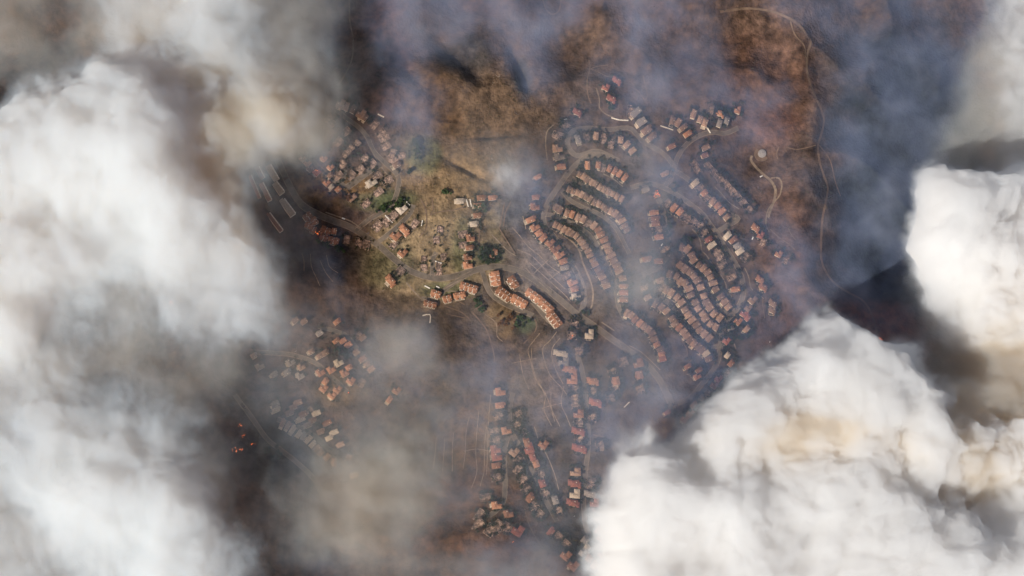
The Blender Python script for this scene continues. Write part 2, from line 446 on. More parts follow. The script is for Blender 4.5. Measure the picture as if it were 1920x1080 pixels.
PATHS = [
    # bright benches and drains of the terraces
    ('bright concrete path below the curved row', 3.0, 'c', P('1030,427 1052,438 1074,454 1086,470 1092,490 1100,510 1108,530 1112,550 1110,572 1106,580')),
    ('drain line', 1.3, 'c', P('1048,452 1066,476 1080,502 1090,526 1097,548 1096,566')),
    ('drain line', 1.3, 'c', P('960,426 976,444 990,462 1010,478 1030,498 1050,512')),
    ('drain line', 1.3, 'c', P('970,468 994,478 1012,494 1034,518 1060,542')),
    ('drain line', 1.3, 'c', P('992,492 1012,510 1036,532 1058,552 1070,566')),
    ('drain line', 1.3, 'c', P('985,502 1006,524 1030,546')),
    ('drain line', 1.6, 'c', P('997,517 1014,500 1034,482 1048,472')),
    ('drain line', 1.3, 'c', P('1030,524 1048,510 1058,502')),
    ('drain line', 1.3, 'c', P('980,405 984,418 986,430')),
    ('retaining path', 2.0, 'c', P('922,440 936,454 952,470 968,480')),
    ('drain line', 1.5, 'c', P('1012,625 1000,640 990,656 996,680 1002,706 1018,730 1030,756 1040,790')),
    ('drain line', 1.5, 'c', P('1044,622 1030,640 1018,652 1020,674 1032,704 1052,726 1066,744')),
    ('drain line', 1.5, 'c', P('1050,634 1036,652 1036,676 1046,702 1056,720')),
    ('drain line', 1.3, 'c', P('996,652 998,680 1006,712 1022,742 1020,768 1034,798')),
    ('drain line', 1.3, 'c', P('974,664 978,690 984,712 992,730')),
    ('drain line', 1.3, 'c', P('1016,766 1034,760 1054,756')),
    ('drain line', 1.3, 'c', P('1057,724 1052,756 1062,780 1070,800')),
    ('drain line', 1.2, 'c', P('1033,735 1034,765 1050,800')),
    ('drain line', 1.2, 'c', P('960,681 984,676 1006,672')),
    ('drain line', 1.4, 'c', P('1002,800 1012,830 1026,855 1040,890 1048,920')),
    ('drain line', 1.2, 'c', P('880,780 874,810 872,850 868,880')),
    ('drain line', 1.2, 'c', P('898,770 894,810 892,850 894,885 884,915')),
    ('drain line', 1.2, 'c', P('912,800 908,840 908,880 900,912')),
    ('drain line', 1.2, 'c', P('920,740 916,790 914,850 912,890')),
    ('drain line', 1.2, 'c', P('818,820 816,850 812,880')),
    ('drain line', 1.2, 'c', P('834,822 832,852 830,884')),
    ('drain line', 1.2, 'c', P('850,812 848,850 848,884')),
    ('drain line', 1.3, 'c', P('870,846 894,842 920,846')),
    ('garden path', 2.4, 'd', P('884,584 900,602 912,618 920,640 926,664 927,680')),
    ('garden path', 2.4, 'd', P('1000,594 1006,606 1004,620 994,632 982,644')),
    ('garden path', 1.6, 'd', P('980,546 1000,562 1022,574 1050,596 1080,612')),
    ('foundation line', 1.6, 'c', P('822,474 800,486 794,500 794,514')),
    ('drain line', 1.3, 'c', P('910,590 930,606 932,630 942,640')),
    ('retaining path', 2.6, 'c', P('762,530 776,546 790,560 806,562 822,560')),
    ('retaining path', 2.6, 'c', P('832,542 850,532 866,524')),
    ('retaining path', 2.2, 'c', P('836,546 850,546 868,548 880,554')),
    ('garden path', 1.8, 'd', P('832,566 844,562 858,564 872,572')),
    ('garden path', 2.2, 'd', P('668,430 688,420 700,404 720,392 732,380')),
    ('garden path', 2.2, 'd', P('752,316 748,326 744,340 740,356')),
    ('retaining path', 2.2, 'c', P('754,316 744,330 730,330 716,314 704,296 694,276')),
    ('retaining path', 2.2, 'c', P('610,398 640,408 660,416 676,428')),
    ('hill track', 2.2, 'd', P('788,372 796,388 800,406 798,430 786,444')),
    ('hill track', 2.2, 'd', P('810,372 812,394 806,404 820,398 850,394 870,388')),
    ('hill track', 2.6, 'd', P('924,382 910,402 900,430 898,460')),
    ('hill track', 2.2, 'd', P('946,380 940,410 936,428')),
    ('hill track', 1.8, 'd', P('958,378 948,398 944,424')),
    ('ridge trail', 4.2, 'd', P('1350,22 1400,16 1440,20 1470,30 1492,42 1508,58 1520,78 1514,100 1513,130 1520,160 1530,184 1540,206 1545,226 1540,252 1534,272 1536,300 1545,330 1552,352 1548,380 1542,410 1540,446 1540,486 1550,512 1566,532 1590,548 1616,562 1630,580 1640,606 1646,628')),
    ('ridge track', 2.4, 'd', P('1482,40 1490,64 1508,86 1510,108')),
    ('ridge track', 2.0, 'd', P('1536,272 1556,300 1566,340 1576,368')),
    ('fire road', 2.8, 'd', P('655,0 656,40 662,74 660,110 648,138 634,160')),
    ('fire road', 2.6, 'd', P('1018,0 1024,18 1036,27 1048,20 1052,0')),
    ('hill track', 2.0, 'd', P('1104,112 1106,128 1101,150 1102,176 1108,194')),
    ('hill track', 1.8, 'd', P('1106,129 1122,124 1140,122')),
    ('hill track', 1.8, 'd', P('1106,128 1124,136 1142,144 1170,144')),
    ('hill track', 1.8, 'd', P('1206,142 1210,160 1214,180 1208,186 1196,170 1180,162')),
    ('hill track', 2.2, 'c', P('1118,165 1124,186 1124,202 1136,214 1150,220')),
    ('retaining path', 2.2, 'c', P('1038,234 1026,246 1023,268 1026,300')),
    ('tank service road', 4.5, 'c', P('1410,292 1408,300 1416,312 1430,326 1446,340 1454,356 1452,374 1446,390 1440,408')),
    ('tank service road', 2.5, 'c', P('1446,334 1460,334 1466,346 1462,366 1452,378 1440,394 1436,420 1442,434')),
    ('hill track', 2.0, 'd', P('1444,430 1462,446 1480,458 1490,468')),
    ('hill track', 1.8, 'd', P('1478,428 1484,440 1492,450')),
    ('hill track', 1.6, 'd', P('1460,276 1456,288 1458,298')),
    ('hill track', 1.6, 'd', P('1474,276 1494,280 1516,276 1530,272')),
    ('retaining path', 2.0, 'c', P('1131,326 1148,334 1158,342 1168,350')),
    ('retaining path', 2.4, 'c', P('1128,604 1140,612 1152,620')),
    ('retaining path', 2.0, 'c', P('1263,500 1274,510 1286,522')),
    ('retaining path', 2.2, 'c', P('1298,430 1308,440 1314,456 1316,470 1324,478 1336,496 1350,514 1360,530 1364,546 1372,556')),
    ('retaining path', 1.8, 'c', P('1340,350 1352,362 1368,380 1386,392')),
    ('hill track', 1.8, 'd', P('1280,404 1296,416 1318,436 1334,448')),
    ('hill track', 2.2, 'd', P('1290,384 1312,396 1326,414 1336,432')),
    ('retaining path', 1.8, 'c', P('1396,502 1404,520 1408,540 1420,550 1432,560')),
    ('hill track', 1.4, 'd', P('1430,560 1431,580 1434,596')),
    ('hill track', 1.6, 'd', P('1280,640 1288,656 1290,672 1304,684')),
    ('drain line', 1.4, 'c', P('1180,648 1202,660 1220,676 1238,694')),
    ('retaining path', 2.2, 'c', P('1365,634 1374,640 1380,654')),
    ('hill track', 1.8, 'd', P('566,474 570,490 570,508')),
    ('hill track', 1.2, 'c', P('582,476 584,500 592,518 600,536')),
    ('hill track', 1.2, 'c', P('600,488 610,510 624,528')),
    ('hill track', 1.2, 'c', P('612,478 618,500 634,512')),
    ('hill track', 1.8, 'd', P('984,954 990,978 1000,1000 1012,1020')),
    ('hill track', 2.0, 'd', P('826,572 846,578 866,586 880,598')),
    ('hill track', 1.6, 'd', P('836,588 852,592 872,596')),
]
for lab, w, k, pts in PATHS:
    name = 'drainage_path' if 'drain' in lab else 'trail' if ('trail' in lab or 'track' in lab) else 'path'
    strip(name, pts, -w / 2, w / 2, 0.5, (M['drain'] if 'drain' in lab or 'bright' in lab else M['concrete']) if k == 'c' else M['dirt'], 'pale narrow ' + lab + ' across the slope' if 'line' in lab else 'pale ' + lab)


# ------------------------------------------------------------------ houses
class MB:
    def __init__(s):
        s.v, s.f, s.m = [], [], []

    def add(s, v, f, mi=0):
        b = len(s.v)
        s.v += [tuple(p) for p in v]
        s.f += [tuple(i + b for i in q) for q in f]
        s.m += [mi] * len(f)
        return s

    def box(s, x0, x1, y0, y1, z0, z1, mi=0):
        v = [(x0, y0, z0), (x1, y0, z0), (x1, y1, z0), (x0, y1, z0), (x0, y0, z1), (x1, y0, z1), (x1, y1, z1), (x0, y1, z1)]
        return s.add(v, [(3, 2, 1, 0), (4, 5, 6, 7), (0, 1, 5, 4), (1, 2, 6, 5), (2, 3, 7, 6), (3, 0, 4, 7)], mi)

    def hip(s, x0, x1, y0, y1, z0, h, t=0.35, inset=0.5, mi=0):
        """a hipped roof with a fascia t thick; the ridge runs the long way; inset 0 makes a gable"""
        w, d = x1 - x0, y1 - y0
        if w >= d:
            r = d / 2 * (inset * 2)
            a, b = (x0 + r, (y0 + y1) / 2), (x1 - r, (y0 + y1) / 2)
        else:
            r = w / 2 * (inset * 2)
            a, b = ((x0 + x1) / 2, y0 + r), ((x0 + x1) / 2, y1 - r)
        v = [(x0, y0, z0), (x1, y0, z0), (x1, y1, z0), (x0, y1, z0), (x0, y0, z0 + t), (x1, y0, z0 + t), (x1, y1, z0 + t), (x0, y1, z0 + t),
             (a[0], a[1], z0 + t + h), (b[0], b[1], z0 + t + h)]
        f = [(3, 2, 1, 0), (0, 1, 5, 4), (1, 2, 6, 5), (2, 3, 7, 6), (3, 0, 4, 7)]
        f += [(4, 5, 9, 8), (5, 6, 9), (6, 7, 8, 9), (7, 4, 8)] if w >= d else [(4, 5, 8), (5, 6, 9, 8), (6, 7, 9), (7, 4, 8, 9)]
        return s.add(v, f, mi)

    def mesh(s, name, mats, smooth=False):
        return mesh(name, s.v, s.f, mats, s.m, smooth)


def house_shape(kind):
    """wall and roof of one kind of house about 1 unit = 1 m, footprint near 10 x 14; x along the row, y across it"""
    w, r, c = MB(), MB(), MB()
    if kind == 0:      # terrace house: hip with a garage wing to the street
        w.box(-4.6, 4.6, -6.0, 4.5, -4, 6.0); w.box(-4.4, 0.6, 4.5, 7.2, -4, 3.6)
        r.hip(-5.1, 5.1, -6.6, 5.1, 6.0, 2.3, inset=.42); r.hip(-4.8, 1.0, 3.4, 7.7, 3.6, 1.4, inset=.4)
        c.box(2.6, 3.5, -1.0, .0, 7.3, 9.4)
    elif kind == 1:    # gabled house with a cross gable
        w.box(-4.5, 4.5, -6.5, 6.0, -4, 5.8); w.box(-6.0, -4.5, -3.5, 1.5, -4, 4.2)
        r.hip(-5.0, 5.0, -7.0, 6.5, 5.8, 2.1, inset=.1); r.hip(-6.5, 0.2, -4.0, 2.0, 5.2, 2.0, inset=.2)
        c.box(1.6, 2.5, 3.0, 4.0, 6.8, 9.2)
    elif kind == 2:    # L-shaped hip
        w.box(-6.5, 6.5, -6.0, 1.0, -4, 5.6); w.box(-0.5, 6.3, 1.0, 7.2, -4, 4.8)
        r.hip(-7.1, 7.1, -6.6, 1.6, 5.6, 2.2); r.hip(-1.1, 6.9, -1.0, 7.8, 5.0, 2.3)
        c.box(-4.2, -3.2, -1.6, -.6, 6.8, 9.3)
    else:              # villa with three wings
        w.box(-6, 6, -4.5, 4.5, -4, 6.2); w.box(-9.5, -6, -2, 6.5, -4, 4.2); w.box(6, 9, -6.5, 2, -4, 4.6)
        r.hip(-6.6, 6.6, -5.1, 5.1, 6.2, 2.5); r.hip(-10.1, -4.2, -2.6, 7.1, 4.3, 2.0); r.hip(4.6, 9.6, -7.1, 2.6, 4.7, 2.0)
        c.box(1.5, 2.7, 1.2, 2.3, 7.8, 10.2)
    pt = MB().box(-4.4, 4.4, -9.4 if kind < 2 else -8.6, (-6.0 if kind == 0 else -6.5 if kind == 1 else -6.0 if kind == 2 else -4.5) - .01, -3, .9)  # pale slab added to stand in for the wall's bright lit edge
    return (w.mesh('wall', []), r.mesh('roof', []), c.mesh('chimney', []), pt.mesh('lit_edge_slab', []))


PROTO = {}


def part(name, key, data, material, parent):
    k = (key, material.name)
    if k not in PROTO:
        d = data.copy(); d.materials.clear(); d.materials.append(material); PROTO[k] = d
    return obj(name, PROTO[k], parent)


SHAPES = [house_shape(i) for i in range(4)]
LOOK = {'': ('tan', 'tan-roofed house'), 't': ('tan', 'tan-roofed house'), 'o': ('terra', 'terracotta-roofed house'), 'r': ('red', 'red-roofed house'),
        'g': ('grey', 'grey-roofed house'), 'w': ('cream', 'cream-roofed house')}
ORD = ('first second third fourth fifth sixth seventh eighth ninth tenth eleventh twelfth thirteenth fourteenth fifteenth sixteenth '
       'seventeenth eighteenth nineteenth twentieth twenty-first twenty-second twenty-third twenty-fourth twenty-fifth twenty-sixth').split()


def make_house(px, py, ang, sx, sy, kind, look, label, group):
    x, y, z = gp(px, py)
    t = obj('terrace_house' if kind < 2 else 'detached_house', None); t.empty_display_size = 5
    t.location = (x, y, z); t.rotation_euler = (0, 0, ang)
    t.scale = (sx, sy, 0.9 + 0.25 * random.random())
    tag(t, label, 'terrace house' if kind < 2 else 'house', group)
    w, r, c, pt = SHAPES[kind]
    part('wall', f'w{kind}', w, M['stucco'], t)
    part('roof', f'r{kind}', r, M[LOOK[look][0]], t)
    part('chimney', f'c{kind}', c, M['stucco'], t)
    if random.random() < .7:
        part('lit_edge_slab', f'p{kind}', pt, M['slab'], t)
    return t


def ruin_shape(seed):
    """a burnt house: ash pad, broken wall stumps, a standing chimney, rubble"""
    q = random.Random(seed)
    pad, wall, rub, ch = MB(), MB(), MB(), MB()
    n = 14
    ring = [(math.cos(a) * (6.4 + q.uniform(-.9, .9)) * min(1.25, 1 / max(abs(math.cos(a)), abs(math.sin(a)))),
             math.sin(a) * (7.2 + q.uniform(-.9, .9)) * min(1.25, 1 / max(abs(math.cos(a)), abs(math.sin(a))))) for a in [2 * math.pi * i / n for i in range(n)]]
    pad.add([(x, y, .55) for x, y in ring] + [(x, y, -3) for x, y in ring], [tuple(range(n))] + [(i, i + n, (i + 1) % n + n, (i + 1) % n) for i in range(n)])
    per = []
    for x0, y0, x1, y1 in ((-6, -6.8, 6, -6.8), (6, -6.8, 6, 6.8), (6, 6.8, -6, 6.8), (-6, 6.8, -6, -6.8)):
        per += [(x0 + (x1 - x0) * i / 9, y0 + (y1 - y0) * i / 9) for i in range(9)]
    hs, h = [], 1.5
    for _ in per:
        h = q.choice((.4, .5, .8, 1.6, 2.4, 3.0)) if q.random() < .45 else h
        hs.append(h)
    k = len(per)
    v = [(x * f_, y * f_, z) for f_, zz in ((1, 0), (1, 1), (.93, 1), (.93, 0)) for (x, y), hh in zip(per, hs) for z in ((.2, hh + .4)[zz],)]
    wall.add(v, [(r_ * k + i, r_ * k + (i + 1) % k, (r_ + 1) % 4 * k + (i + 1) % k, (r_ + 1) % 4 * k + i) for r_ in range(4) for i in range(k)])
    gx_, gy_ = 15, 17
    hh = [[.5 + (q.random() ** 2.2) * 1.9 + (1.2 if (i in (5, 10) or j in (6, 12)) and q.random() < .55 else 0) for i in range(gx_)] for j in range(gy_)]
    rub.add([(-5.3 + 10.6 * i / (gx_ - 1) + q.uniform(-.2, .2), -6.1 + 12.2 * j / (gy_ - 1) + q.uniform(-.2, .2), hh[j][i] if 0 < i < gx_ - 1 and 0 < j < gy_ - 1 else .3) for j in range(gy_) for i in range(gx_)],
            [(j * gx_ + i, j * gx_ + i + 1, (j + 1) * gx_ + i + 1, (j + 1) * gx_ + i) for j in range(gy_ - 1) for i in range(gx_ - 1)])
    cx, cyy = q.uniform(-4, 4), q.uniform(-4, 4)
    ch.box(cx - .6, cx + .6, cyy - .5, cyy + .5, .3, 4.2 + q.random()); ch.box(cx - 1.0, cx + 1.0, cyy - .9, cyy + .9, .25, 1.6)
    return pad.mesh('ash_pad', []), wall.mesh('broken_wall', []), rub.mesh('rubble', []), ch.mesh('chimney', [])


RUINS = [ruin_shape(100 + i) for i in range(6)]


def make_ruin(px, py, ang, sx, sy, label, group):
    x, y, z = gp(px, py)
    t = obj('burnt_house', None)
    t.location = (x, y, z); t.rotation_euler = (0, 0, ang); t.scale = (sx, sy, 1)
    tag(t, label, 'ruin', group)
    k = random.randrange(6)
    a, b, c, d = RUINS[k]
    part('ash_pad', f'ra{k}', a, M['ash'], t)
    part('broken_wall', f'rb{k}', b, M['char'], t)
    part('rubble', f'rc{k}', c, M['char'], t)
    part('chimney', f'rd{k}', d, M['char'], t)
    return t


def scr_angle(p, q):
    ax, ay, _ = gp(*p); bx, by, _ = gp(*q)
    return math.atan2(by - ay, bx - ax)


def parse(s):
    out = []
    for w in s.split():
        a, b = w.split(',')
        k = b[-1] if b[-1].isalpha() else ''
        b = b[:-1] if k else b
        out.append((float(a), float(b), k))
    return out


# each line: where the row stands, which end the count starts from, the houses (x,y and a letter: b burnt, o terracotta,
# r red, g grey, w cream), size along and across the row, shapes to draw from, angle (None: along the row)
ROWS = [
    ('the short topmost terrace row', 'upper-left end', '1101,311o 1121,310o 1131,313b 1142,317o 1152,322o 1161,327o 1171,334o', .88, 1.05, (0, 1), None),
    ('the straight second terrace row', 'upper-left end', '1086,328 1094,332 1101,338 1109,343 1116,346 1124,352 1132,356 1140,360 1148,364 1156,369 1165,374', .82, .95, (0, 1), None),
    ('the long third terrace row', 'upper-left end', '1066,356 1074,360 1082,362 1090,366 1098,370 1106,374 1114,380 1122,383 1130,388 1137,393 1145,397 1153,402 1160,408 1166,415 1171,424 1176,432', .82, .95, (0, 1), None),
    ('the curving fourth terrace row', 'upper-left end', '1042,390 1050,395 1062,400 1072,403o 1083,408 1093,412 1102,419b 1113,424 1121,432o 1126,441o 1132,451o 1137,462 1141,471 1146,480 1150,490 1156,499 1160,509 1167,523 1169,538o 1169,550r 1169,563o', .9, 1.05, (0, 1), None),
    ('the row above the bright path', 'upper-left end', '1041,422 1049,426 1057,431 1065,435 1072,439 1080,443 1087,451 1092,457 1097,464 1102,472 1106,480 1111,489 1115,497 1120,506 1125,513 1129,521 1133,529 1137,537', .8, .95, (0, 1), None),
    ('the large-house row', 'upper-left end', '995,413o 1002,427o 1010,438o 1018,447o 1030,456o 1040,467o 1048,478o 1056,491o 1059,503g 1063,517b 1072,530o 1077,543o 1079,557w', .98, 1.2, (0, 2), None),
    ('the curved row left of the northern circle', 'top', '1060,236b 1046,254b 1044,279 1048,294g 1052,314o', 1.0, 1.2, (2, 1), None),
    ('the row inside the northern loop street', 'left end', '1083,262g 1100,258b 1117,256 1131,260b 1145,270b 1163,263 1175,272 1185,284', .95, 1.1, (0, 1), None),
    ('the stepped row down the northern spur', 'upper-left end', '1182,209b 1192,212g 1202,230g 1212,245 1222,257', .95, 1.2, (0, 1), None),
    ('the northern hilltop villas', 'top', '1156,153r 1135,165r 1146,187r 1082,212r', .95, .95, (2, 3), .4),
    ('the near row along the ridge street', 'upper-left end', '1260,227 1271,231 1281,240 1289,252o', .98, 1.15, (0, 1), None),
    ('the far row along the ridge street', 'upper-left end', '1300,215 1312,224 1321,231 1348,232g 1362,227g', .98, 1.15, (0, 1), .3),
    ('the ridge end beneath the burnt slope', 'left', '1350,214o 1382,207o 1332,206b', .9, 1.0, (2, 3), .3),
    ('the scattered houses uphill of the burning house', 'top', '1259,276o 1246,327 1210,357g 1323,278 1321,293o 1008,333o', .8, 1.05, (0, 1), 1.1),
    ('the burnt upper eastern row', 'upper-left end', '1302,308b 1307,319b 1328,312b 1339,324b 1350,337b 1361,346b 1371,357b 1382,368b 1393,380b 1404,392b', 1.0, 1.05, (0, 1), -.6),
    ('the sunlit upper eastern row', 'upper-left end', '1303,344w 1312,354b 1320,363o 1328,372b 1336,379 1345,387o 1353,397o 1362,408', .95, 1.1, (0, 1), None),
    ('the half-burnt eastern row', 'upper-left end', '1252,382b 1263,391o 1274,398o 1282,406b 1291,411b 1301,416b 1311,423b 1318,436b 1328,450r 1334,461w 1344,472b 1349,482b 1355,496b 1372,520b 1378,544o', .95, 1.1, (0, 1), None),
    ('the dark column below the burning house', 'top', '1226,400o 1228,411o 1229,421o 1232,433b 1235,446o 1247,468b 1234,491o 1212,487o', .95, 1.15, (0, 1), 1.4),
    ('the row across from the red-roofed villa', 'upper-left end', '1364,442w 1374,451o 1382,462g 1387,472w 1398,482b', 1.0, 1.15, (0, 2), None),
    ('the villas on the eastern edge', 'top', '1416,429o 1425,442r 1430,455b 1459,477o 1472,489b 1424,526o 1430,540o 1448,570 1447,583', .85, .95, (2, 3), .5),
    ('the eastern terrace row nearest the loop', 'upper end', '1278,465 1288,468 1296,479 1300,489 1310,498 1318,504 1326,512 1332,521 1337,532 1341,544 1351,557 1358,567 1365,576', .92, 1.02, (0, 1), None),
    ('the second eastern terrace row', 'upper end', '1274,498 1283,505 1293,511 1300,519 1307,527 1313,540 1319,556 1324,568 1330,578 1338,589 1349,597', 1.0, 1.05, (0, 1), None),
    ('the third eastern terrace row', 'upper end', '1255,515 1268,519 1275,529 1284,532 1291,542 1295,554 1303,568 1308,579 1317,589 1322,598 1331,608 1341,614', .98, 1.02, (0, 1), None),
    ('the fourth eastern terrace row', 'upper end', '1237,527 1241,538b 1249,545 1258,550 1269,558 1277,568 1284,581 1290,591 1297,601 1305,610 1311,620 1320,627 1329,635', .98, 1.02, (0, 1), None),
    ('the fifth eastern terrace row', 'upper end', '1208,540b 1214,559 1228,571 1240,577 1249,584 1260,598 1265,608 1273,615o 1281,623 1287,631 1293,639 1300,645 1309,652 1316,658 1323,664w 1328,674', .92, 1.02, (0, 1), None),
    ('the outer row along the boulevard end', 'upper-left end', '1175,588 1183,592 1190,600o 1199,607o 1207,613 1215,619 1222,626 1226,637 1231,647o 1238,656 1240,665o 1242,674r', .88, 1.0, (0, 1), None),
    ('the houses outside the eastern loop', 'top', '1410,563 1402,578 1394,589r 1401,597r 1383,603o 1399,618 1370,618g 1361,640r 1363,667w 1370,682o 1362,702b 1346,711r 1338,723o 1326,738b 1314,748b 1300,760o 1293,776o 1283,786r', .85, .98, (2, 0), .7),
    ('the pair inside the loop\'s lower bend', 'top', '1289,688o 1310,695o 1306,707o 1251,774r', .8, 1.0, (2, 0), 1.0),
    ('the villas left of the southern street', 'top', '1078,608b 1072,630b 1051,664w 1056,679g 1068,694o 1072,713o 1077,728b 1076,746b 1079,760b 1084,777o 1084,792b 1084,810r 1086,825b 1086,842r 1078,886 1077,908r 1077,927w 1074,944r', 1.1, .85, (2, 3), .05),
    ('the buildings right of the southern street', 'top', '1104,628w 1086,658b 1111,716o 1110,734b 1116,756r 1110,784b 1124,836b 1108,908b 1107,928g 1114,944r 1112,962b 1116,978b', 1.0, .9, (2, 3), .05),
    ('the hillside group below the boulevard end', 'top', '1168,678b 1196,682o 1148,698b 1198,704o 1154,715o 1152,728b 1144,746b 1200,730b', 1.1, .9, (2, 1), -.25),
    ('the western spur houses', 'top', '937,735o 937,761o 935,780b 926,808b 948,808o 929,826b 928,843r 930,857r 930,874o 930,896b 911,933b 930,948o 952,964o', .85, 1.0, (2, 0), 1.4),
    ('the ruins by the spur\'s turning circle', 'top', '900,968b 898,986b 919,994b 934,988b 950,992b 970,996r', 1.15, 1.2, (2, 0), .6),
    ('the middle of the southern spur', 'top', '971,776b 969,796b 982,812b 987,830o 991,842r 997,856r 1004,870o 1014,891b 1016,907r 1022,926b 1040,938g 1046,958b', .95, .95, (2, 0), -.3),
    ('the inner side of the southern spur', 'top', '963,848 972,862b 973,881b 981,900b 986,917b 993,934o 1000,951b 1010,966b 1032,998r 1047,1008b 1060,1022b 1060,1042o 1074,1061o', .95, .95, (2, 0), .7),
    ('the southernmost group beside the smoke', 'top', '1122,995r 1135,1002r 1128,1011r 1096,1014g 1100,1028w 1138,1020o 1151,1032w 1094,1038g 1129,1042o 1104,1048o 1114,1060o 1018,834o', 1.0, .8, (2, 0), .6),
    ('the houses around the burnt valley block', 'top', '863,378w 902,372o 923,372o 896,387o 895,405o 888,421w 868,440b 881,447o 868,460b 880,466o 876,483o 876,498o 1004,371o 1002,388o', .95, 1.1, (2, 0), 1.45),
    ('the lit burnt block beside the boulevard', 'top', '752,393w 737,405b 725,416b 708,424b 777,420b 758,433o 741,443o 737,459b 754,475o 749,510b 732,528o', 1.1, 1.2, (2, 3), .75),
    ('the ruined cul-de-sac block', 'top', '825,430b 818,450b 832,482b 795,486b 795,502b 824,498b 823,510b 922,484o 928,474o', .9, .8, (2, 0), 0.0),
    ('the ruins below the western condominiums', 'left end', '650,450b 672,456b 686,460b', 1.0, 1.2, (2, 0), .2),
    ('the western cul-de-sac block', 'top', '607,298o 567,299 576,308o 619,315o 581,317 593,324r 619,330 612,344o 621,352w 634,356o', .8, .85, (2, 0), .8),
    ('the burnt western blocks', 'top', '618,222b 624,230b 649,247b 634,266b 668,270b 656,279b 648,288b 683,297b 697,308b 640,308b 675,319b 633,329b 658,329b 658,370 686,382b', 1.0, 1.1, (2, 0), .8),
    ('the north-western edge row', 'upper-left end', '638,196 647,201 662,206 676,215 684,221 702,234b 714,250b 720,258b 724,274b 736,288b 751,292b 738,300b 744,310', .98, 1.15, (0, 2), None),
    ('the block beside the canyon street', 'top', '706,330b 726,339b 695,344w 709,360b', 1.0, 1.3, (2, 0), 1.0),
    ('the upper south-western street', 'top', '632,604o 570,604 554,602 599,626g 672,631b 680,634 630,640o 643,640o 653,648o 668,662 680,674o 688,684 696,693', .85, .95, (0, 1), .9),
    ('the middle south-western street', 'top', '584,660 610,662 600,668 476,668g 544,680g 634,681w 486,688g 564,689 654,690o 620,694o 538,699g 600,699o 645,700o 514,703g 562,705g', .95, .95, (0, 2), 1.0),
    ('the lower south-western street', 'top', '657,715o 610,716o 678,718b 606,729o 632,731o 743,733o 622,742o 730,750o', .95, .95, (0, 2), .6),
    ('the upper long-roofed row', 'top', '558,756 516,758g 550,764 518,769w 578,770b 543,775 593,776w 568,778o 564,787w 586,789o 613,794o 578,797 601,810 626,812w 617,822w 638,835', .9, 1.1, (1, 0), 1.1),
    ('the lower long-roofed row', 'upper-left end', '530,794 540,799 549,806w 560,815w 569,819g 578,825w 586,834w 594,842 601,850 613,858 626,867 653,860b 664,892w', .85, 1.05, (1, 0), None),
]
n_house = n_ruin = 0
SPOTS = []
for where, end, pts, sx, sy, kinds, ang in ROWS:
    pp = parse(pts)
    if end in ('top',):
        pp.sort(key=lambda p: p[1])
    if end.startswith('left'):
        pp.sort(key=lambda p: p[0])
    for i, (x, y, k) in enumerate(pp):
        if ang is None:
            a0 = pp[max(0, i - 1)]; a1 = pp[min(len(pp) - 1, i + 1)]
            a = scr_angle(a0[:2], a1[:2])
        else:
            a = -ang
        a += random.uniform(-.06, .06)
        big = 1.22 if 'southern' in where or 'spur' in where or 'hillside group' in where else 1.0
        pos = f'{ORD[i]} from the {end} of {where}'
        jx, jy = big * sx * random.uniform(.93, 1.1), big * sy * random.uniform(1.0, 1.22)
        SPOTS.append((x, y))
        if k == 'b':
            make_ruin(x, y, a, jx * 1.08, jy * 1.05, f'burnt ruin, {pos}', 'burnt houses of the town'); n_ruin += 1
        else:
            make_house(x, y, a, jx, jy, random.choice(kinds), k, f'{LOOK[k][1]}, {pos}', 'houses of the hillside town'); n_house += 1
print('houses', n_house, 'ruins', n_ruin)


# ------------------------------------------------------------------ condominium blocks
def condo_mesh(L, W, seed):
    q = random.Random(seed)
    wall, roof, wins, chims = MB(), MB(), [], []
    wall.box(-L / 2, L / 2, -W / 2 + 2, W / 2, -5, 8.4)
    roof.hip(-L / 2 - .7, L / 2 + .7, -W / 2 + 1.3, W / 2 + .7, 8.4, 2.6, inset=.35)
    n = max(2, int(L // 8))
    for i in range(n):
        x = -L / 2 + (i + .5) * L / n
        wall.box(x - 2.6, x + 2.6, -W / 2 - 1, -W / 2 + 2, -5, 7.2 + (i % 2) * .9)
        roof.hip(x - 3.0, x + 3.0, -W / 2 - 1.5, -W / 2 + 5.0, 7.3 + (i % 2) * .9, 1.9, inset=.25)
        roof.hip(x - 2.2, x + 2.2, W / 2 - 4.5, W / 2 + 1.6, 7.9 + (i % 2) * .5, 1.7, inset=.3)
        for zz in (1.2, 4.6):
            wins.append(MB().box(x - 1.6, x + 1.6, -W / 2 - 1.06, -W / 2 - .9, zz, zz + 1.9).mesh('window', [M['glass']]))
        if q.random() < .8:
            chims.append(MB().box(x + 1.6, x + 2.8, 0.5, 1.7, 9.2, 12.2).mesh('chimney', [M['white']]))
    terr = MB().box(-L / 2 + 1.5, L / 2 - 1.5, -W / 2 - 2.2, -W / 2 - 1.02, -5, 1.4)
    for i in range(n - 1):
        x = -L / 2 + (i + 1) * L / n
        wall.box(x - .9, x + .9, -W / 2 - .4, -W / 2 + 2, 2.7, 3.2)
        roof.box(x - .35, x + .35, -W / 2 + 1.5, W / 2, 9.0, 10.6, 1)
    return wall.mesh('wall', [M['white']]), roof.mesh('roof', [M['terra'], M['white']]), wins, chims, terr.mesh('terrace', [M['slab']])


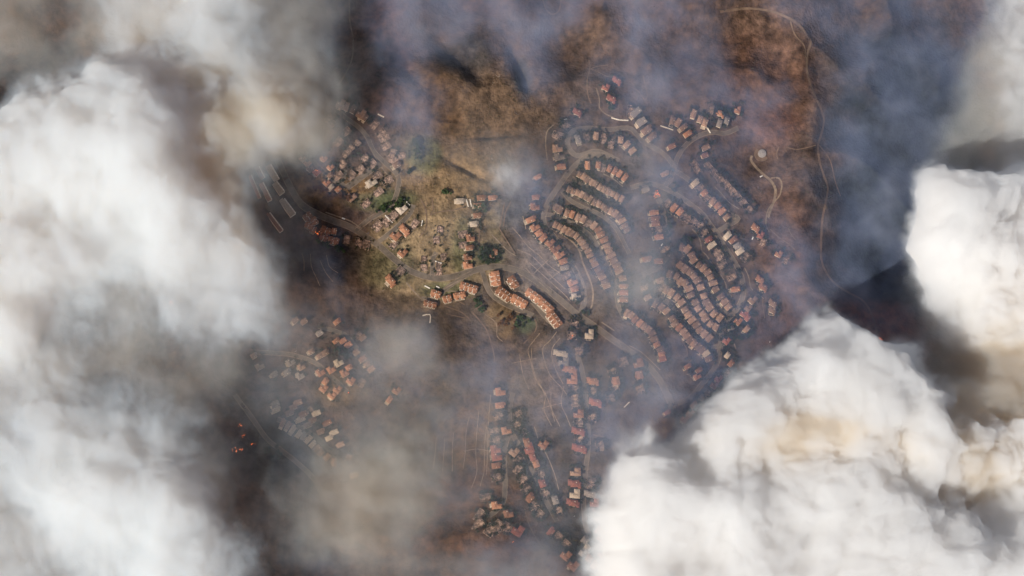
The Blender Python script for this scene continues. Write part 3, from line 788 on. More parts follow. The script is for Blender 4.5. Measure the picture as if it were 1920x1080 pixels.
CONDOS = [  # x, y, length, width, angle in the photo (degrees, clockwise), label
    (928, 524, 27, 16, 80, 'condominium block standing endwise below the boulevard junction'),
    (944, 553, 32, 15, 36, 'condominium block at the bend of the courtyard lane'),
    (972, 567, 31, 15, 30, 'condominium block beside the lane, left of the brown gully'),
    (961, 531, 23, 14, 58, 'short condominium block above the courtyard lane'),
    (999, 556, 31, 14, 35, 'condominium block, first of three stepping down the boulevard'),
    (1022, 575, 30, 14, 42, 'condominium block, second of three stepping down the boulevard'),
    (1038, 600, 32, 15, 52, 'condominium block, last of three stepping down the boulevard'),
    (878, 541, 33, 13, 17, 'white-walled condominium block right of the forked white path'),
    (861, 556, 22, 11, -10, 'white-walled condominium block below the forked white path'),
    (838, 562, 16, 11, -14, 'small condominium block left of the forked white path'),
    (816, 553, 18, 12, 20, 'half-burnt condominium block inside the curved retaining path'),
    (806, 572, 24, 9, 12, 'low condominium block below the curved retaining path'),
    (577, 408, 16, 12, -40, 'condominium wing at the head of the western horseshoe'),
    (589, 416, 14, 10, 60, 'condominium wing inside the western horseshoe'),
    (579, 424, 14, 10, 30, 'condominium wing closing the western horseshoe'),
    (611, 434, 19, 11, 26, 'condominium block above the western courtyard'),
    (626, 435, 8, 9, 10, 'single garage block beside the western courtyard'),
    (587, 432, 10, 10, 30, 'small condominium block next to the flames'),
    (607, 447, 15, 11, 26, 'condominium block, left of the western lower pair'),
    (625, 453, 19, 11, 12, 'condominium block, right of the western lower pair'),
]
for i, (x, y, L, W, a, lab) in enumerate(CONDOS):
    X, Y, Z = gp(x, y)
    t = obj('condominium', None)
    t.location = (X, Y, Z); t.rotation_euler = (0, 0, scr_angle((x, y), (x + 20 * math.cos(R(a)), y + 20 * math.sin(R(a)))))
    tag(t, 'terracotta-roofed ' + lab if 'white-walled' not in lab else lab, 'apartment block', 'condominium blocks')
    a_, b_, wins, chims, te_ = condo_mesh(L, W, i)
    obj('terrace', te_, t)
    obj('wall', a_, t); obj('roof', b_, t)
    for me in wins:
        obj('window', me, t)
    for me in chims:
        obj('chimney', me, t)
# long flat-roofed townhouse strips at the smoke's edge
FLATS = [(511, 326, 32, 12, 59, 'first of three in its line'), (522, 354, 24, 12, 58, 'middle of three in its line'), (536, 386, 46, 12, 59, 'last of three in its line'),
         (488, 326, 24, 9, 60, 'upper one of the fainter line'), (498, 361, 36, 9, 68, 'middle one of the fainter line'), (511, 412, 56, 8, 58, 'lowest one of the fainter line'),
         (478, 352, 46, 7, 66, 'outermost one nearest the smoke')]
for i, (x, y, L, W, a, lab) in enumerate(FLATS):
    X, Y, Z = gp(x, y)
    t = obj('townhouse_block', None)
    t.location = (X, Y, Z); t.rotation_euler = (0, 0, scr_angle((x, y), (x + 20 * math.cos(R(a)), y + 20 * math.sin(R(a)))))
    tag(t, 'long flat-roofed townhouse block with pale parapet, ' + lab, 'apartment block', 'long townhouse blocks')
    w, r, p = MB(), MB(), MB()
    w.box(-L / 2, L / 2, -W / 2, W / 2, -5, 7.5)
    r.box(-L / 2 - .4, L / 2 + .4, -W / 2 - .4, W / 2 - 2.2, 7.52, 7.9)
    n = int(L // 4)
    for j in range(n):
        xx = -L / 2 + (j + .5) * L / n
        r.box(xx - 1.5, xx + 1.5, -W / 2 + .8, W / 2 - 3.4 - (j % 2), 7.95, 9.2 + (j % 3) * .3)
    p.box(-L / 2, L / 2, W / 2 - 2.2, W / 2 + .1, 7.55, 8.6)
    obj('wall', w.mesh('wall', [M['stucco']]), t); obj('roof', r.mesh('roof', [M['cream'] if i < 3 else M['terra']]), t)
    obj('parapet', p.mesh('parapet', [M['white']]), t)

# ------------------------------------------------------------------ walls, tank, foundations, vehicles
WALLS = [('708,214 720,220', 'short white wall at the foot of the burnt north slope'), ('757,373 768,385', 'white wall at the top of the lit burnt block'),
         ('722,404 736,418', 'white party wall between two lit ruins'), ('792,413 790,424', 'pale wall stub beside the lit ruins'), ('816,490 828,494', 'white wall in the ruined cul-de-sac'),
         ('796,536 806,541', 'white wall left of the boulevard retaining path'), ('818,537 824,540', 'tiny white wall beside the boulevard'), ('874,374 878,388', 'left one of twin white driveway walls'),
         ('881,374 884,388', 'right one of twin white driveway walls'), ('1146,221 1160,225 1178,226', 'broken white wall below the northern villas'), ('1322,234 1332,250', 'pale wall of the ridge street end'),
         ('1238,236 1262,244', 'pale wall under the near ridge row'), ('1112,815 1144,822', 'long orange-tinted wall by the southern street'), ('1170,764 1180,754', 'pale wall fragment below the burnt hillside group'),
         ('792,592 806,590 806,606', 'white court wall at the lawn edge'), ('936,428 948,448 966,476', 'earth-coloured retaining wall beside the drain terraces')]
for s, lab in WALLS:
    o = strip('garden_wall', P(s), -.9, .9, 2.2, M['white'] if 'orange' not in lab and 'earth' not in lab else M['dirt'], lab, thick=1.0, kind=None)
    tag(o, lab, 'wall')

X, Y, Z = gp(1428, 289)
tank = obj('water_tank', None); tank.location = (X, Y, Z)
tag(tank, 'round pale water tank on its pad at the end of the service road', 'water tank')
b = MB(); n = 40
ring = lambda r, z: [(r * math.cos(2 * math.pi * i / n), r * math.sin(2 * math.pi * i / n), z) for i in range(n)]


def lathe(rz):
    mb = MB()
    v = []
    for r, z in rz:
        v += ring(r, z)
    f = [(k * n + i, k * n + (i + 1) % n, (k + 1) * n + (i + 1) % n, (k + 1) * n + i) for k in range(len(rz) - 1) for i in range(n)]
    f.append(tuple(range((len(rz) - 1) * n, len(rz) * n)))
    return mb.add(v, f)


obj('shell', lathe([(7.5, -4), (7.5, 6)]).mesh('shell', [M['tank']]), tank)
obj('roof', lathe([(7.9, 6.0), (7.9, 6.3), (5.0, 7.0), (1.0, 7.5), (.4, 7.9)]).mesh('roof', [M['tank']]), tank)
obj('pad', lathe([(14, -4), (14, .8)]).mesh('pad', [M['dirt']]), tank)


def make_car(px, py, ang, lab):
    x, y, z = gp(px, py)
    t = obj('parked_car', None); t.location = (x, y, z + .5); t.rotation_euler = (0, 0, ang); t.scale = (1.25,) * 3
    tag(t, lab, 'car', 'vehicles left in the streets')
    bo, gl = MB(), MB()
    bo.box(-2.3, 2.3, -.9, .9, .35, .95); bo.add([(-1.5, -.8, .95), (1.0, -.8, .95), (1.0, .8, .95), (-1.5, .8, .95), (-1.2, -.7, 1.55), (.4, -.7, 1.55), (.4, .7, 1.55), (-1.2, .7, 1.55)],
                                                 [(4, 5, 6, 7), (0, 1, 5, 4), (1, 2, 6, 5), (2, 3, 7, 6), (3, 0, 4, 7)])
    gl.box(.42, .9, -.6, .6, 1.0, 1.3)
    obj('body', bo.mesh('body', [M['carwhite']]), t); obj('windscreen', gl.mesh('windscreen', [M['glass']]), t)
    for wx in (-1.4, 1.4):
        for wy in (-.85, .85):
            w = lathe([(.36, -.12), (.36, .12)]); o = obj('wheel', w.mesh('wheel', [M['tyre']]), t); o.location = (wx, wy, .36); o.rotation_euler = (math.pi / 2, 0, 0)


make_car(1427, 331, .5, 'white vehicle alone on the slope above the service road bend')
make_car(644, 410, -.3, 'white vehicle at the boulevard kerb above the western condominiums')
make_car(1411, 447, 1.2, 'white vehicle beside the red-roofed villa')
make_car(1241, 459, 1.0, 'white vehicle in the dark column below the burning house')
make_car(1060, 224, .2, 'white vehicle at the hilltop clearing of the north')
make_car(1202, 226, 1.3, 'white vehicle on the stepped row of the northern spur')

# ------------------------------------------------------------------ flames
def flame_mesh(seed, tongues, spread):
    q = random.Random(seed)
    out, core = MB(), MB()
    for i in range(tongues):
        x, y = q.gauss(0, spread), q.gauss(0, spread)
        h, r = q.uniform(1.6, 3.6), q.uniform(.35, .85)
        lx, ly = q.uniform(.3, 1.4), q.uniform(.3, 1.4)
        for mb, sc in ((out, 1.0), (core, .62)):
            v, rings = [], ((.7, 0), (1.0, .22), (.75, .5), (.35, .8))
            for k, (a, z) in enumerate(rings):
                for j in range(7):
                    th = 2 * math.pi * j / 7 + k * .35
                    v.append((x + lx * z * z + a * r * sc * math.cos(th), y + ly * z * z + a * r * sc * math.sin(th), z * h * sc + .5 + (.6 if sc < 1 else 0)))
            v.append((x + lx, y + ly, h * sc + .5 + (2.0 if sc < 1 else 0)))
            f = [(k * 7 + j, k * 7 + (j + 1) % 7, (k + 1) * 7 + (j + 1) % 7, (k + 1) * 7 + j) for k in range(3) for j in range(7)]
            f += [(21 + j, 21 + (j + 1) % 7, 28) for j in range(7)]
            mb.add(v, f)
    return out.mesh('flame', [M['flame']], True), core.mesh('flame_core', [M['core']], True)


FIRES = [(1230, 365, 16, 3.2, 'large fire consuming a house on the crossing street'), (595, 438, 6, 2.2, 'fire in the western condominium courtyard'),
         (593, 322, 3, 1.2, 'small fire on a western cul-de-sac house'), (440, 846, 7, 2.6, 'fire cluster at the edge of the south-western smoke'),
         (453, 843, 5, 1.8, 'fire just right of the south-western fire cluster'), (473, 832, 5, 2.0, 'lone fire uphill from the south-western cluster'),
         (456, 818, 4, 1.6, 'dim fire above the south-western cluster'), (450, 800, 4, 2.2, 'faintest fire farthest up the south-western slope'),
         (320, 570, 6, 2.5, 'fire glimpsed through the western smoke bank'), (443, 214, 4, 1.6, 'tiny fire seen through the north-western smoke'),
         (1650, 634, 6, 3.0, 'brush fire under the edge of the eastern plume'), (1642, 640, 5, 2.5, 'brush fire beside the trail end'),
         (1135, 1001, 4, 1.8, 'fire on a roof beside the southern plume'), (962, 1017, 2, .9, 'spot fire below the turning circle ruins'),
         (1072, 632, 4, 2.2, 'glowing fire in the ruin south of the condominiums'), (652, 736, 2, .8, 'spark of fire by the lower south-western street')]
for i, (x, y, nt_, sp, lab) in enumerate(FIRES):
    X, Y, Z = gp(x, y)
    t = obj('fire', None); t.location = (X, Y, Z + (0 if i not in (1, 2, 12) else 6)); tag(t, 'orange ' + lab, 'fire', 'fires burning in the town')
    a, c = flame_mesh(i + 5, nt_, sp)
    obj('flame', a, t); obj('flame_core', c, t)
make_ruin(1230, 366, .4, 1.0, .9, 'burnt-out ruin beneath the large fire on the crossing street', 'burnt houses of the town')

# ------------------------------------------------------------------ trees and scrub
def crown_mesh(seed, n=260):
    q = np.random.RandomState(seed)
    lobes = q.normal(0, 1, (7, 3)); lobes /= np.linalg.norm(lobes, axis=1)[:, None]
    lobes = lobes * np.array([1.6, 1.6, 1.0]) * q.uniform(.6, 1.25, (7, 1)) + (0, 0, 4.6)
    V, Fc = [], []
    for i in range(n):
        c = lobes[q.randint(7)]
        d = q.normal(0, 1, 3); d /= np.linalg.norm(d)
        p = c + d * q.uniform(.7, 1.5) * np.array([1, 1, .8])
        a = q.normal(0, 1, 3); a /= np.linalg.norm(a); b_ = np.cross(a, d); b_ /= np.linalg.norm(b_) + 1e-6
        s = q.uniform(.25, .6)
        k = len(V)
        V += [p + a * s, p + b_ * s, p - a * s, p - b_ * s * .8]
        Fc.append((k, k + 1, k + 2, k + 3))
    return np.array(V), np.array(Fc)


def trunk_mesh(seed):
    q = random.Random(seed); mb = MB()

    def limb(p, d, r0, r1, k=6):
        p = Vector(p); d = Vector(d); e = p + d
        s = d.cross(Vector((.3, 1, .2))).normalized(); u = d.cross(s).normalized()
        v = [p + s * r0 * math.cos(2 * math.pi * j / k) + u * r0 * math.sin(2 * math.pi * j / k) for j in range(k)]
        v += [e + s * r1 * math.cos(2 * math.pi * j / k) + u * r1 * math.sin(2 * math.pi * j / k) for j in range(k)]
        mb.add(v, [(j, (j + 1) % k, (j + 1) % k + k, j + k) for j in range(k)])
    limb((0, 0, -1.5), (0.1, 0, 5.0), .36, .2)
    for j in range(4):
        a = j * 1.57 + q.random()
        limb((0.08, 0, 2.4 + .3 * j), (math.cos(a) * 1.5, math.sin(a) * 1.5, 1.6), .17, .05)
    return mb.mesh('trunk', [M['bark']])


CROWNS = [crown_mesh(40 + i) for i in range(4)]
CR = {}
TR = [trunk_mesh(i) for i in range(2)]


def make_tree(px, py, s, m, label, group, i):
    x, y, z = gp(px, py)
    t = obj('tree', None); t.location = (x, y, z); t.rotation_euler = (0, 0, random.uniform(0, 6.28)); t.scale = (s, s, s * random.uniform(.8, 1.15))
    tag(t, label, 'tree', group)
    k = (i % 4, m)
    if k not in CR:
        CR[k] = fast_mesh('crown', *CROWNS[i % 4], [M[m]])
    obj('crown', CR[k], t); obj('trunk', TR[i % 2], t)


TREES = [  # x, y, rx, ry, slope, count, look, label
    (738, 386, 34, 8, -.35, 24, 'leaf', 'green tree on the bank above the lit burnt block'),
    (917, 478, 20, 17, 0, 28, 'leafdark', 'dark green tree in the grove above the boulevard junction'),
    (896, 572, 13, 12, .4, 14, 'leaf', 'grey-green tree in the copse left of the garden path'),
    (950, 602, 24, 14, .2, 16, 'leafdry', 'orange-brown tree at the edge of the oval lawn'),
    (975, 606, 20, 12, 0, 10, 'leaf', 'green tree on the oval lawn'),
    (765, 322, 7, 8, 0, 5, 'leafdark', 'dark tree beside the canyon street hairpin'),
    (782, 282, 10, 24, .2, 16, 'leaf', 'green tree in the strip climbing beside the western blocks'),
    (838, 362, 12, 8, 0, 6, 'leaf', 'green tree on the dry grass slope'),
    (900, 392, 14, 10, .2, 9, 'leaf', 'green tree among the houses at the valley head'),
    (1263, 352, 7, 9, 0, 8, 'leafdark', 'dark tree uphill right of the burning house'),
    (1284, 452, 11, 8, 0, 10, 'leafdark', 'dark tree above the first eastern terrace row'),
    (1254, 428, 4, 40, .1, 12, 'leafdark', 'dark tree lining the street past the dark column'),
    (1144, 200, 9, 7, 0, 6, 'leaf', 'green tree below the northern villas'),
    (1096, 588, 9, 7, 0, 7, 'leafdark', 'dark tree at the foot of the terraces'),
    (1079, 564, 7, 4, 0, 4, 'leafdark', 'dark tree below the last large terrace house'),
    (1385, 624, 22, 16, .4, 14, 'leafdark', 'dark tree among the houses outside the eastern loop'),
    (1054, 690, 9, 12, .6, 7, 'leafdark', 'dark tree by the round white-walled villa'),
    (985, 816, 10, 8, 0, 5, 'leafdark', 'dark tree in the middle of the southern spur'),
    (640, 660, 16, 9, .5, 14, 'leafdark', 'dark tree between the south-western streets'),
    (512, 850, 18, 14, 0, 14, 'leafdark', 'dark tree beside the south-western canyon road'),
    (620, 462, 34, 5, .35, 12, 'leaf', 'green tree below the western condominiums'),
    (622, 364, 40, 8, .3, 18, 'leafdry', 'scorched tree on the bank under the western cul-de-sac'),
    (1366, 214, 14, 12, .3, 8, 'leafdark', 'dark tree around the ridge end houses'),
]
for x, y, rx, ry, sl, n_, m, lab in TREES:
    for i in range(n_):
        a, r_ = random.uniform(0, 6.28), math.sqrt(random.random())
        dx = math.cos(a) * r_ * rx; dy = math.sin(a) * r_ * ry + sl * dx
        make_tree(x + dx, y + dy, random.uniform(1.0, 2.0), m, lab, lab.replace(' tree ', ' trees ', 1), i)

# low scrub, uncountable: one object
NS = 15000
q = np.random.RandomState(5)
sx_ = q.uniform(430, 1700, NS); sy_ = q.uniform(0, 1080, NS)
gx, gy, gz = ground_at(sx_, sy_)
dens = fbm(gx / 45.0, gy / 45.0, 130, 4)
dens = dens + 0.5 * np.exp(-((sx_ - 800) / 160) ** 2 - ((sy_ - 340) / 130) ** 2) + .6 * np.exp(-((sx_ - 640) / 70) ** 2 - ((sy_ - 365) / 30) ** 2) \
    + .8 * np.exp(-((sx_ - 965) / 26) ** 2 - ((sy_ - 385) / 34) ** 2) + .4 * np.exp(-((sx_ - 725) / 50) ** 2 - ((sy_ - 505) / 40) ** 2)
keep = dens > 0.12
sx_, sy_, gx, gy, gz = sx_[keep], sy_[keep], gx[keep], gy[keep], gz[keep]
n_ = len(gx)
nf = 7
base = np.stack([gx, gy, gz], 1)
rad = q.uniform(.7, 2.1, n_)
cen = base[:, None, :] + q.normal(0, .55, (n_, nf, 3)) * rad[:, None, None] * np.array([1, 1, .35]) + np.array([0, 0, .5]) * rad[:, None, None]
a = q.normal(0, 1, (n_, nf, 3)); a /= np.linalg.norm(a, axis=2)[..., None]
b_ = q.normal(0, 1, (n_, nf, 3)); b_ /= np.linalg.norm(b_, axis=2)[..., None]
V = np.stack([cen + a * .7 * rad[:, None, None], cen + b_ * .7 * rad[:, None, None], cen - a * .6 * rad[:, None, None] - b_ * .3 * rad[:, None, None]], 2).reshape(-1, 3)
F = np.arange(len(V)).reshape(-1, 3)
me = fast_mesh('scrub', V, F, [M['scrub']])
sc = soil(gx, gy) * .55 + np.array((.018, .026, .010)) * q.uniform(.4, 1.6, (n_, 1))
set_colour(me, np.repeat(sc, nf * 3, 0))
tag(obj('scrub', me), 'low dry scrub scattered over the hillsides', None, None, 'stuff')


# gardens: dark shrubs round the houses, uncountable: one object
q = np.random.RandomState(8)
hs_ = np.array(SPOTS); hs_ = np.repeat(hs_, np.where((hs_[:, 1] > 600) & (hs_[:, 0] > 860), 34, np.where(hs_[:, 0] < 880, 8, 24)), 0)
an = q.uniform(0, 2 * np.pi, len(hs_)); rr_ = q.uniform(6.5, 15, len(hs_))
sx_, sy_ = hs_[:, 0] + rr_ * np.cos(an) + 3, hs_[:, 1] + rr_ * np.sin(an) - 3
dd = np.min((sx_[:, None] - np.array(SPOTS)[None, :, 0]) ** 2 + (sy_[:, None] - np.array(SPOTS)[None, :, 1]) ** 2, 1)
sx_, sy_ = sx_[dd > 40], sy_[dd > 40]
gx, gy, gz = ground_at(sx_, sy_)
n_ = len(gx); nf = 20
rad = np.where((q.uniform(0, 1, n_) < .3) & (sx_ > 940), q.uniform(2.6, 4.0, n_), q.uniform(1.0, 3.2, n_))
cen = np.stack([gx, gy, gz], 1)[:, None, :] + q.normal(0, .6, (n_, nf, 3)) * rad[:, None, None] * np.array([1, 1, .5]) + np.array([0, 0, .9]) * rad[:, None, None]
a = q.normal(0, 1, (n_, nf, 3)); a /= np.linalg.norm(a, axis=2)[..., None]
b_ = q.normal(0, 1, (n_, nf, 3)); b_ /= np.linalg.norm(b_, axis=2)[..., None]
V = np.stack([cen + a * .6 * rad[:, None, None], cen + b_ * .6 * rad[:, None, None], cen - a * .5 * rad[:, None, None] - b_ * .3 * rad[:, None, None]], 2).reshape(-1, 3)
me = fast_mesh('garden_shrubs', V, np.arange(len(V)).reshape(-1, 3), [M['scrub']])
sc = np.array((.028, .036, .016)) * q.uniform(.5, 1.5, (n_, 1)) + np.array((.03, .008, 0)) * (q.uniform(0, 1, (n_, 1)) > .7)
set_colour(me, np.repeat(sc, nf * 3, 0))
tag(obj('garden_shrubs', me), 'dark garden shrubs and hedges between the houses', None, None, 'stuff')

# ------------------------------------------------------------------ smoke
W_ = '''
0000344455542110|0000000000000000|0000000000000012
1000355555543210|0000000000000000|0000000000000012
1000566655543220|0000000000000000|0000000000000012
0015887555443210|0000000000000000|0000000000000012
0168998666544320|0000000000000000|0000000000000012
5789999876554420|0000000000000000|0000000000000012
8899999987544320|0000000000000000|0000000000000001
88999aa987530000|0000000110000000|0000000000000003
99aaaaa974430000|0000000220000000|0000000000038866
99999aa986530000|0000000000000000|0000000000069986
9889998876530000|0000000000000000|0000000000099875
9988887776553000|0000000000000000|0000000000098875
9998755776654000|0000000000000000|0000000000067665
9975234665554000|0000000000000000|0000000000024444
9964232355653100|0000000000000000|0000000000023344
9853221133454200|0000000000000000|0000005610002333
8633211111210000|0000000000000000|0000479985400022
5544222110100000|0000000000000000|0003799988610000
5433332211100000|0000000000000000|0048878999973000
5665443431000000|0000000000000000|2897678999985333
6665444531000000|0000000000000242|6888888888886666
6666665531100000|0000000000000885|6888888888887766
6677777764100000|0000000000001998|6888888888886666
5777777874000000|00000000000039aa|9aaa99aaa9854455
4467777875100000|00000000000058aa|aaaaaaaaaaa96555
4446777776430000|0000000000004aaa|aaaaaaaaaaaa8766
4434556777540000|0000000000015aaa|aaaaaaaaaaaaa978
'''
G_ = '''
5424456776666543|2111111111111111|0000000000000034
5513556777666654|2111111111111111|0000000000000034
5526546777766664|2111111111111111|0000000000000555
4444346788877664|1111111111111111|0000000000000555
2333035788888775|1111111111111111|0000000000002555
2320003688888875|1111111111111111|0000000000003555
3300000488888874|2233222222222222|0000000000004555
2430000378882242|1122112442222222|0000000000005666
2320000257872221|1111112442222222|0000000000000456
0332000468882200|0011222211112222|0000000000000466
0333034446782220|0011111111112222|0000000000003567
0333444677887211|0011111122112333|0000000000035777
0333456677887211|0011111122222343|0000000000046788
0033555556776221|1111111111222343|0000000000146788
0034555445564322|1333111111111222|0000000000146788
0344455444444332|2555211111111222|0000000001146788
2455554444423333|3555322222222221|0000000000346788
4676555544423333|3353233333222221|0000000004556899
5665433443323333|3343333332222222|0000550000068999
4456544555423333|4443343322222222|0035555000058888
4456666655422233|4555443322222222|4788888888777888
4445566666531235|6665432222222226|6788888888778888
4444455555631346|6665432222222235|6777777777778888
4444444445533456|6665432222222003|3000000000578888
6665444455544456|6554321112222000|0000000000378888
6665444444543344|5443222223222000|0000000000046666
6655544444442223|4444333333222000|0000000000003333
'''
B_ = '''
0000000000000345|1255554554444555|3221243434443444
0000000000002344|0154442555412554|3211123443444444
0000000000002344|0144111555212542|4321112444344444
0000000000002344|0144211244224554|4332211344434455
0000000000001234|0124420011223555|4544322434443455
0000000000001234|0155210001333333|3345422443444455
0000000000001234|1245311122333345|3233322444344455
0000000000002333|1224311342333345|4322222344434455
0000000000012222|2211001563222355|4343222434443122
0000000000012211|1111001442222454|4343222443444000
0000000000001211|1111111132222454|3334323444344000
0000000000001222|1011111133333443|3333332344434000
0000000000001222|1011111133434543|4333342434443000
0000000000001333|1111111112334543|4433443443444000
0000000001122222|2111111111223443|3433445444440000
0000000011222222|2222222111223444|3334445444440000
0000000012322221|2222224223333444|4334445444440000
0000000012322221|1222224333443444|4333331000000000
0000000011322221|2222123333444455|5433111000000000
0000000001222222|2222223223444555|5111111000000000
0000000000122222|2222223222345555|5111111000000000
0000000000012222|2222222123334445|0000000000000000
0000000000011222|2222222123334444|0000000000000000
0000000000011222|2222222122223334|0000000000000000
0000000000012222|2222211123322223|0000000000000000
0000000000011222|2222223444322223|0000000000000000
0000000000012222|2222224544322222|0000000000000000
'''
CODE = dict(zip('0123456789a', range(11)))


def grid(s):
    return np.array([[CODE[c] for c in ln.replace('|', '')] for ln in s.split()], float)


def bspline(g, u, v):
    """smooth sampling of the 40 px cells (cell centres), edge clamped"""
    iu, iv = np.floor(u).astype(int), np.floor(v).astype(int)
    fu, fv = u - iu, v - iv
    wt = lambda t: ((1 - t) ** 3 / 6, (3 * t ** 3 - 6 * t * t + 4) / 6, (-3 * t ** 3 + 3 * t * t + 3 * t + 1) / 6, t ** 3 / 6)
    wu, wv = wt(fu), wt(fv)
    out = 0.0
    for a_ in range(4):
        for c_ in range(4):
            out = out + wu[a_] * wv[c_] * g[np.clip(iv + c_ - 1, 0, g.shape[0] - 1), np.clip(iu + a_ - 1, 0, g.shape[1] - 1)]
    return out


def vol_mat(name, sigma, scat, alb, g=0.0):
    """an even volume: scattering per colour channel and the absorption that gives the wanted albedo"""
    m = bpy.data.materials.new(name); m.use_nodes = True
    n, l = m.node_tree.nodes, m.node_tree.links
    n.clear()
    o = n.new('ShaderNodeOutputMaterial')
    sc_ = n.new('ShaderNodeVolumeScatter'); sc_.inputs['Color'].default_value = (*scat, 1); sc_.inputs['Density'].default_value = sigma; sc_.inputs['Anisotropy'].default_value = g
    ab = [scat[i] * (1 - alb[i]) / alb[i] for i in range(3)]
    k = max(ab) * 1.0001
    va = n.new('ShaderNodeVolumeAbsorption'); va.inputs['Density'].default_value = sigma * k
    va.inputs['Color'].default_value = (*[1 - v / k for v in ab], 1)
    ad = n.new('ShaderNodeAddShader')
    l.new(sc_.outputs[0], ad.inputs[0]); l.new(va.outputs[0], ad.inputs[1]); l.new(ad.outputs[0], o.inputs['Volume'])
    return m


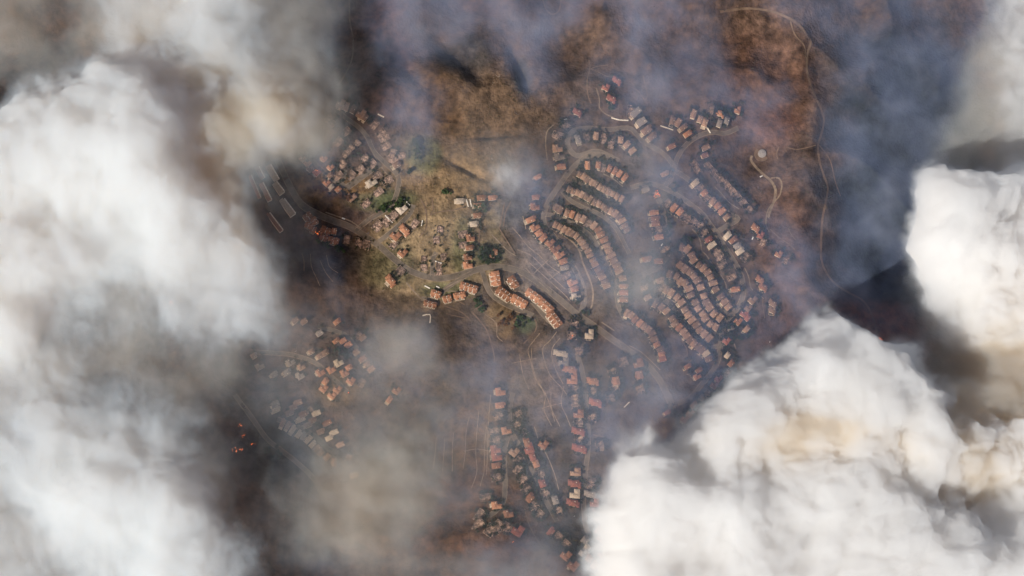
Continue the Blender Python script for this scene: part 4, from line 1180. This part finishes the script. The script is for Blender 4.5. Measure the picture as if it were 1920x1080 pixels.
def smoke_layer(name, codes, sigma, material, zb, zref, step, warp, nz, bil, seed, label, zvar=25.0, scale=1.0, soft_bil=0.1, gain=.5, nsz=95.0):
    u0, u1, v0, v1 = -420, 2340, -360, 1440
    us = np.arange(u0, u1 + 1, step); vs = np.arange(v0, v1 + 1, step)
    U, Vv = np.meshgrid(us, vs)
    wx = warp * fbm(U / 150.0, Vv / 150.0, seed + 1, 5, .55); wy = warp * fbm(U / 150.0, Vv / 150.0, seed + 2, 5, .55)
    c = bspline(codes, (U + wx) / 40.0 - .5, (Vv + wy) / 40.0 - .5)
    c = c + nz * fbm(U / nsz, Vv / nsz, seed + 3, 5, gain) * np.clip(c / 2.0, 0, 1)
    crisp = np.maximum(sstep(1050, 1200, U) * sstep(520, 620, Vv), sstep(1640, 1720, U) * sstep(250, 330, Vv))
    pf = 0 * U
    white = name.startswith('smoke')
    if bil > .25:
        pf = puffs(U / 130.0 + wx / 90.0, Vv / 130.0 + wy / 90.0, seed + 11, 4, .5) - .6
        c = c - .75 * np.clip(c / 3.0, 0, 1) * (c < 9.5) + 6.5 * (puffs(U / 105.0 + wx / 60.0, Vv / 105.0 + wy / 60.0, seed + 23, 5, .62) - .6) * np.clip(c / 3.0, 0, 1)
    elif name == 'smoke_bank':
        c = c + 1.9 * (puffs(U / 130.0 + wx / 100.0, Vv / 130.0 + wy / 100.0, seed + 23, 4, .6) - .6) * np.clip(c / 3.0, 0, 1)
    if white:    # torn, wispy fringes
        c = c + 1.1 * fbm(U / 34.0 + wx / 30.0, Vv / 34.0 + wy / 30.0, seed + 61, 4, .6) * np.clip(c / 2.5, 0, 1) * np.clip((9 - c) / 4, .25, 1)
    edge = np.minimum(np.minimum(U - u0, u1 - U), np.minimum(Vv - v0, v1 - Vv))
    c = c * sstep(0, 240, edge)
    c = np.maximum(c, 0)
    c = np.where(c > 8.5, 8.5 + 2.0 * (1 - np.exp(-np.maximum(c - 8.5, 0) / 2.0)), c)
    tau = .167 * (np.exp(.42 * c) - 1) * scale
    bl = billow(U / 110.0 + wx / 220.0, Vv / 110.0 + wy / 220.0, seed + 4, 5, .55)
    th = tau / sigma * (1 + soft_bil * (1 - crisp) * (bl - .45) * 2)
    if bil > .25:    # heaped heads: thickness in metres, rounded heads at every size
        th = 205 * (c / 10.0) ** 2.1
        th = np.maximum(th + (250 * pf + 16 * fbm(U / 42.0 + wx / 40.0, Vv / 42.0 + wy / 40.0, seed + 41, 4, .55)) * np.clip(th / 110.0, 0, 1), 0)
        tau = th * sigma
    th = np.where(tau < .03, 0, np.maximum(th - .03 / sigma, 0))
    X, Y = at(U, Vv, zref)
    up = .62 if bil > .25 else .55
    zb_ = (zb(U, Vv) if callable(zb) else zb) + zvar * fbm(U / 180.0, Vv / 180.0, seed + 7, 3)
    top = np.stack([X, Y, zb_ + up * th], -1).reshape(-1, 3); bot = np.stack([X, Y, zb_ - (1 - up) * th], -1).reshape(-1, 3)
    nU, nV = len(us), len(vs)
    I = np.arange(nU * nV).reshape(nV, nU)
    a_, b2, c2, d2 = I[:-1, :-1].ravel(), I[1:, :-1].ravel(), I[1:, 1:].ravel(), I[:-1, 1:].ravel()   # counter-clockwise from above
    T = np.concatenate([np.stack([a_, b2, c2], 1), np.stack([a_, c2, d2], 1)])
    pos = (th.ravel() > 0)
    T = T[pos[T].any(1)]
    bmap = np.where(pos, np.arange(len(pos)) + len(pos), np.arange(len(pos)))
    Fb = bmap[T][:, ::-1]
    F = np.concatenate([T, Fb]); Vx = np.concatenate([top, bot])
    used = np.unique(F); re = np.zeros(len(Vx), int); re[used] = np.arange(len(used))
    m_ = fast_mesh(name, Vx[used], re[F], [material], False)
    o = obj(name, m_)
    return tag(o, label, None, None, 'stuff')


WG = grid(W_)
uu = np.arange(48)[None, :] + 0 * WG
LEFT, RIGHT_ = np.where(uu < 22, WG, 0), np.where(uu >= 22, WG, 0)
LEFT = np.where(LEFT > 8, 8 + (LEFT - 8) * .5, LEFT)
SL, SW, SG, SB = .030, .042, .026, .020
smoke_layer('smoke', RIGHT_, SW, vol_mat('white_smoke', SW, (.88, .94, 1.0), (.999, .9985, .997)), 190, 220, 3.0, 34, .6, .34, 300,
            'thick white billowing plume of smoke on the eastern side', gain=.5)
smoke_layer('smoke_bank', LEFT, SL, vol_mat('soft_white_smoke', SL, (.72, .86, 1.0), (.9975, .9975, .996)), 210, 210, 4.5, 44, 1.0, .2, 900,
            'soft white bank of smoke over the western side', soft_bil=.12, gain=.5, nsz=120.0)
smoke_layer('brown_smoke', grid(G_), SG, vol_mat('brown_smoke', SG, (.78, .88, 1.0), (.88, .82, .745)),
            lambda u, v: 140 + 45 * np.exp(-((u - 400) / 230) ** 2 - ((v - 220) / 220) ** 2) - 80 * np.exp(-((u - 900) / 330) ** 4 - ((v - 620) / 420) ** 4) + 175 * np.exp(-((u - 1560) / 330) ** 4 - ((v - 850) / 95) ** 2) * .8, 150, 4.5, 40, 1.1, .2, 500,
            'grey-brown smoke hanging beneath and between the white banks', scale=.6, soft_bil=.12, gain=.5)
smoke_layer('blue_smoke', grid(B_), SB, vol_mat('thin_blue_smoke', SB, (.48, .63, 1.0), (.76, .75, .83)), 75, 75, 4.5, 44, 1.7, .2, 700,
            'thin bluish smoke veiling the town and the canyons', scale=.50, soft_bil=.2, gain=.52, nsz=80.0)
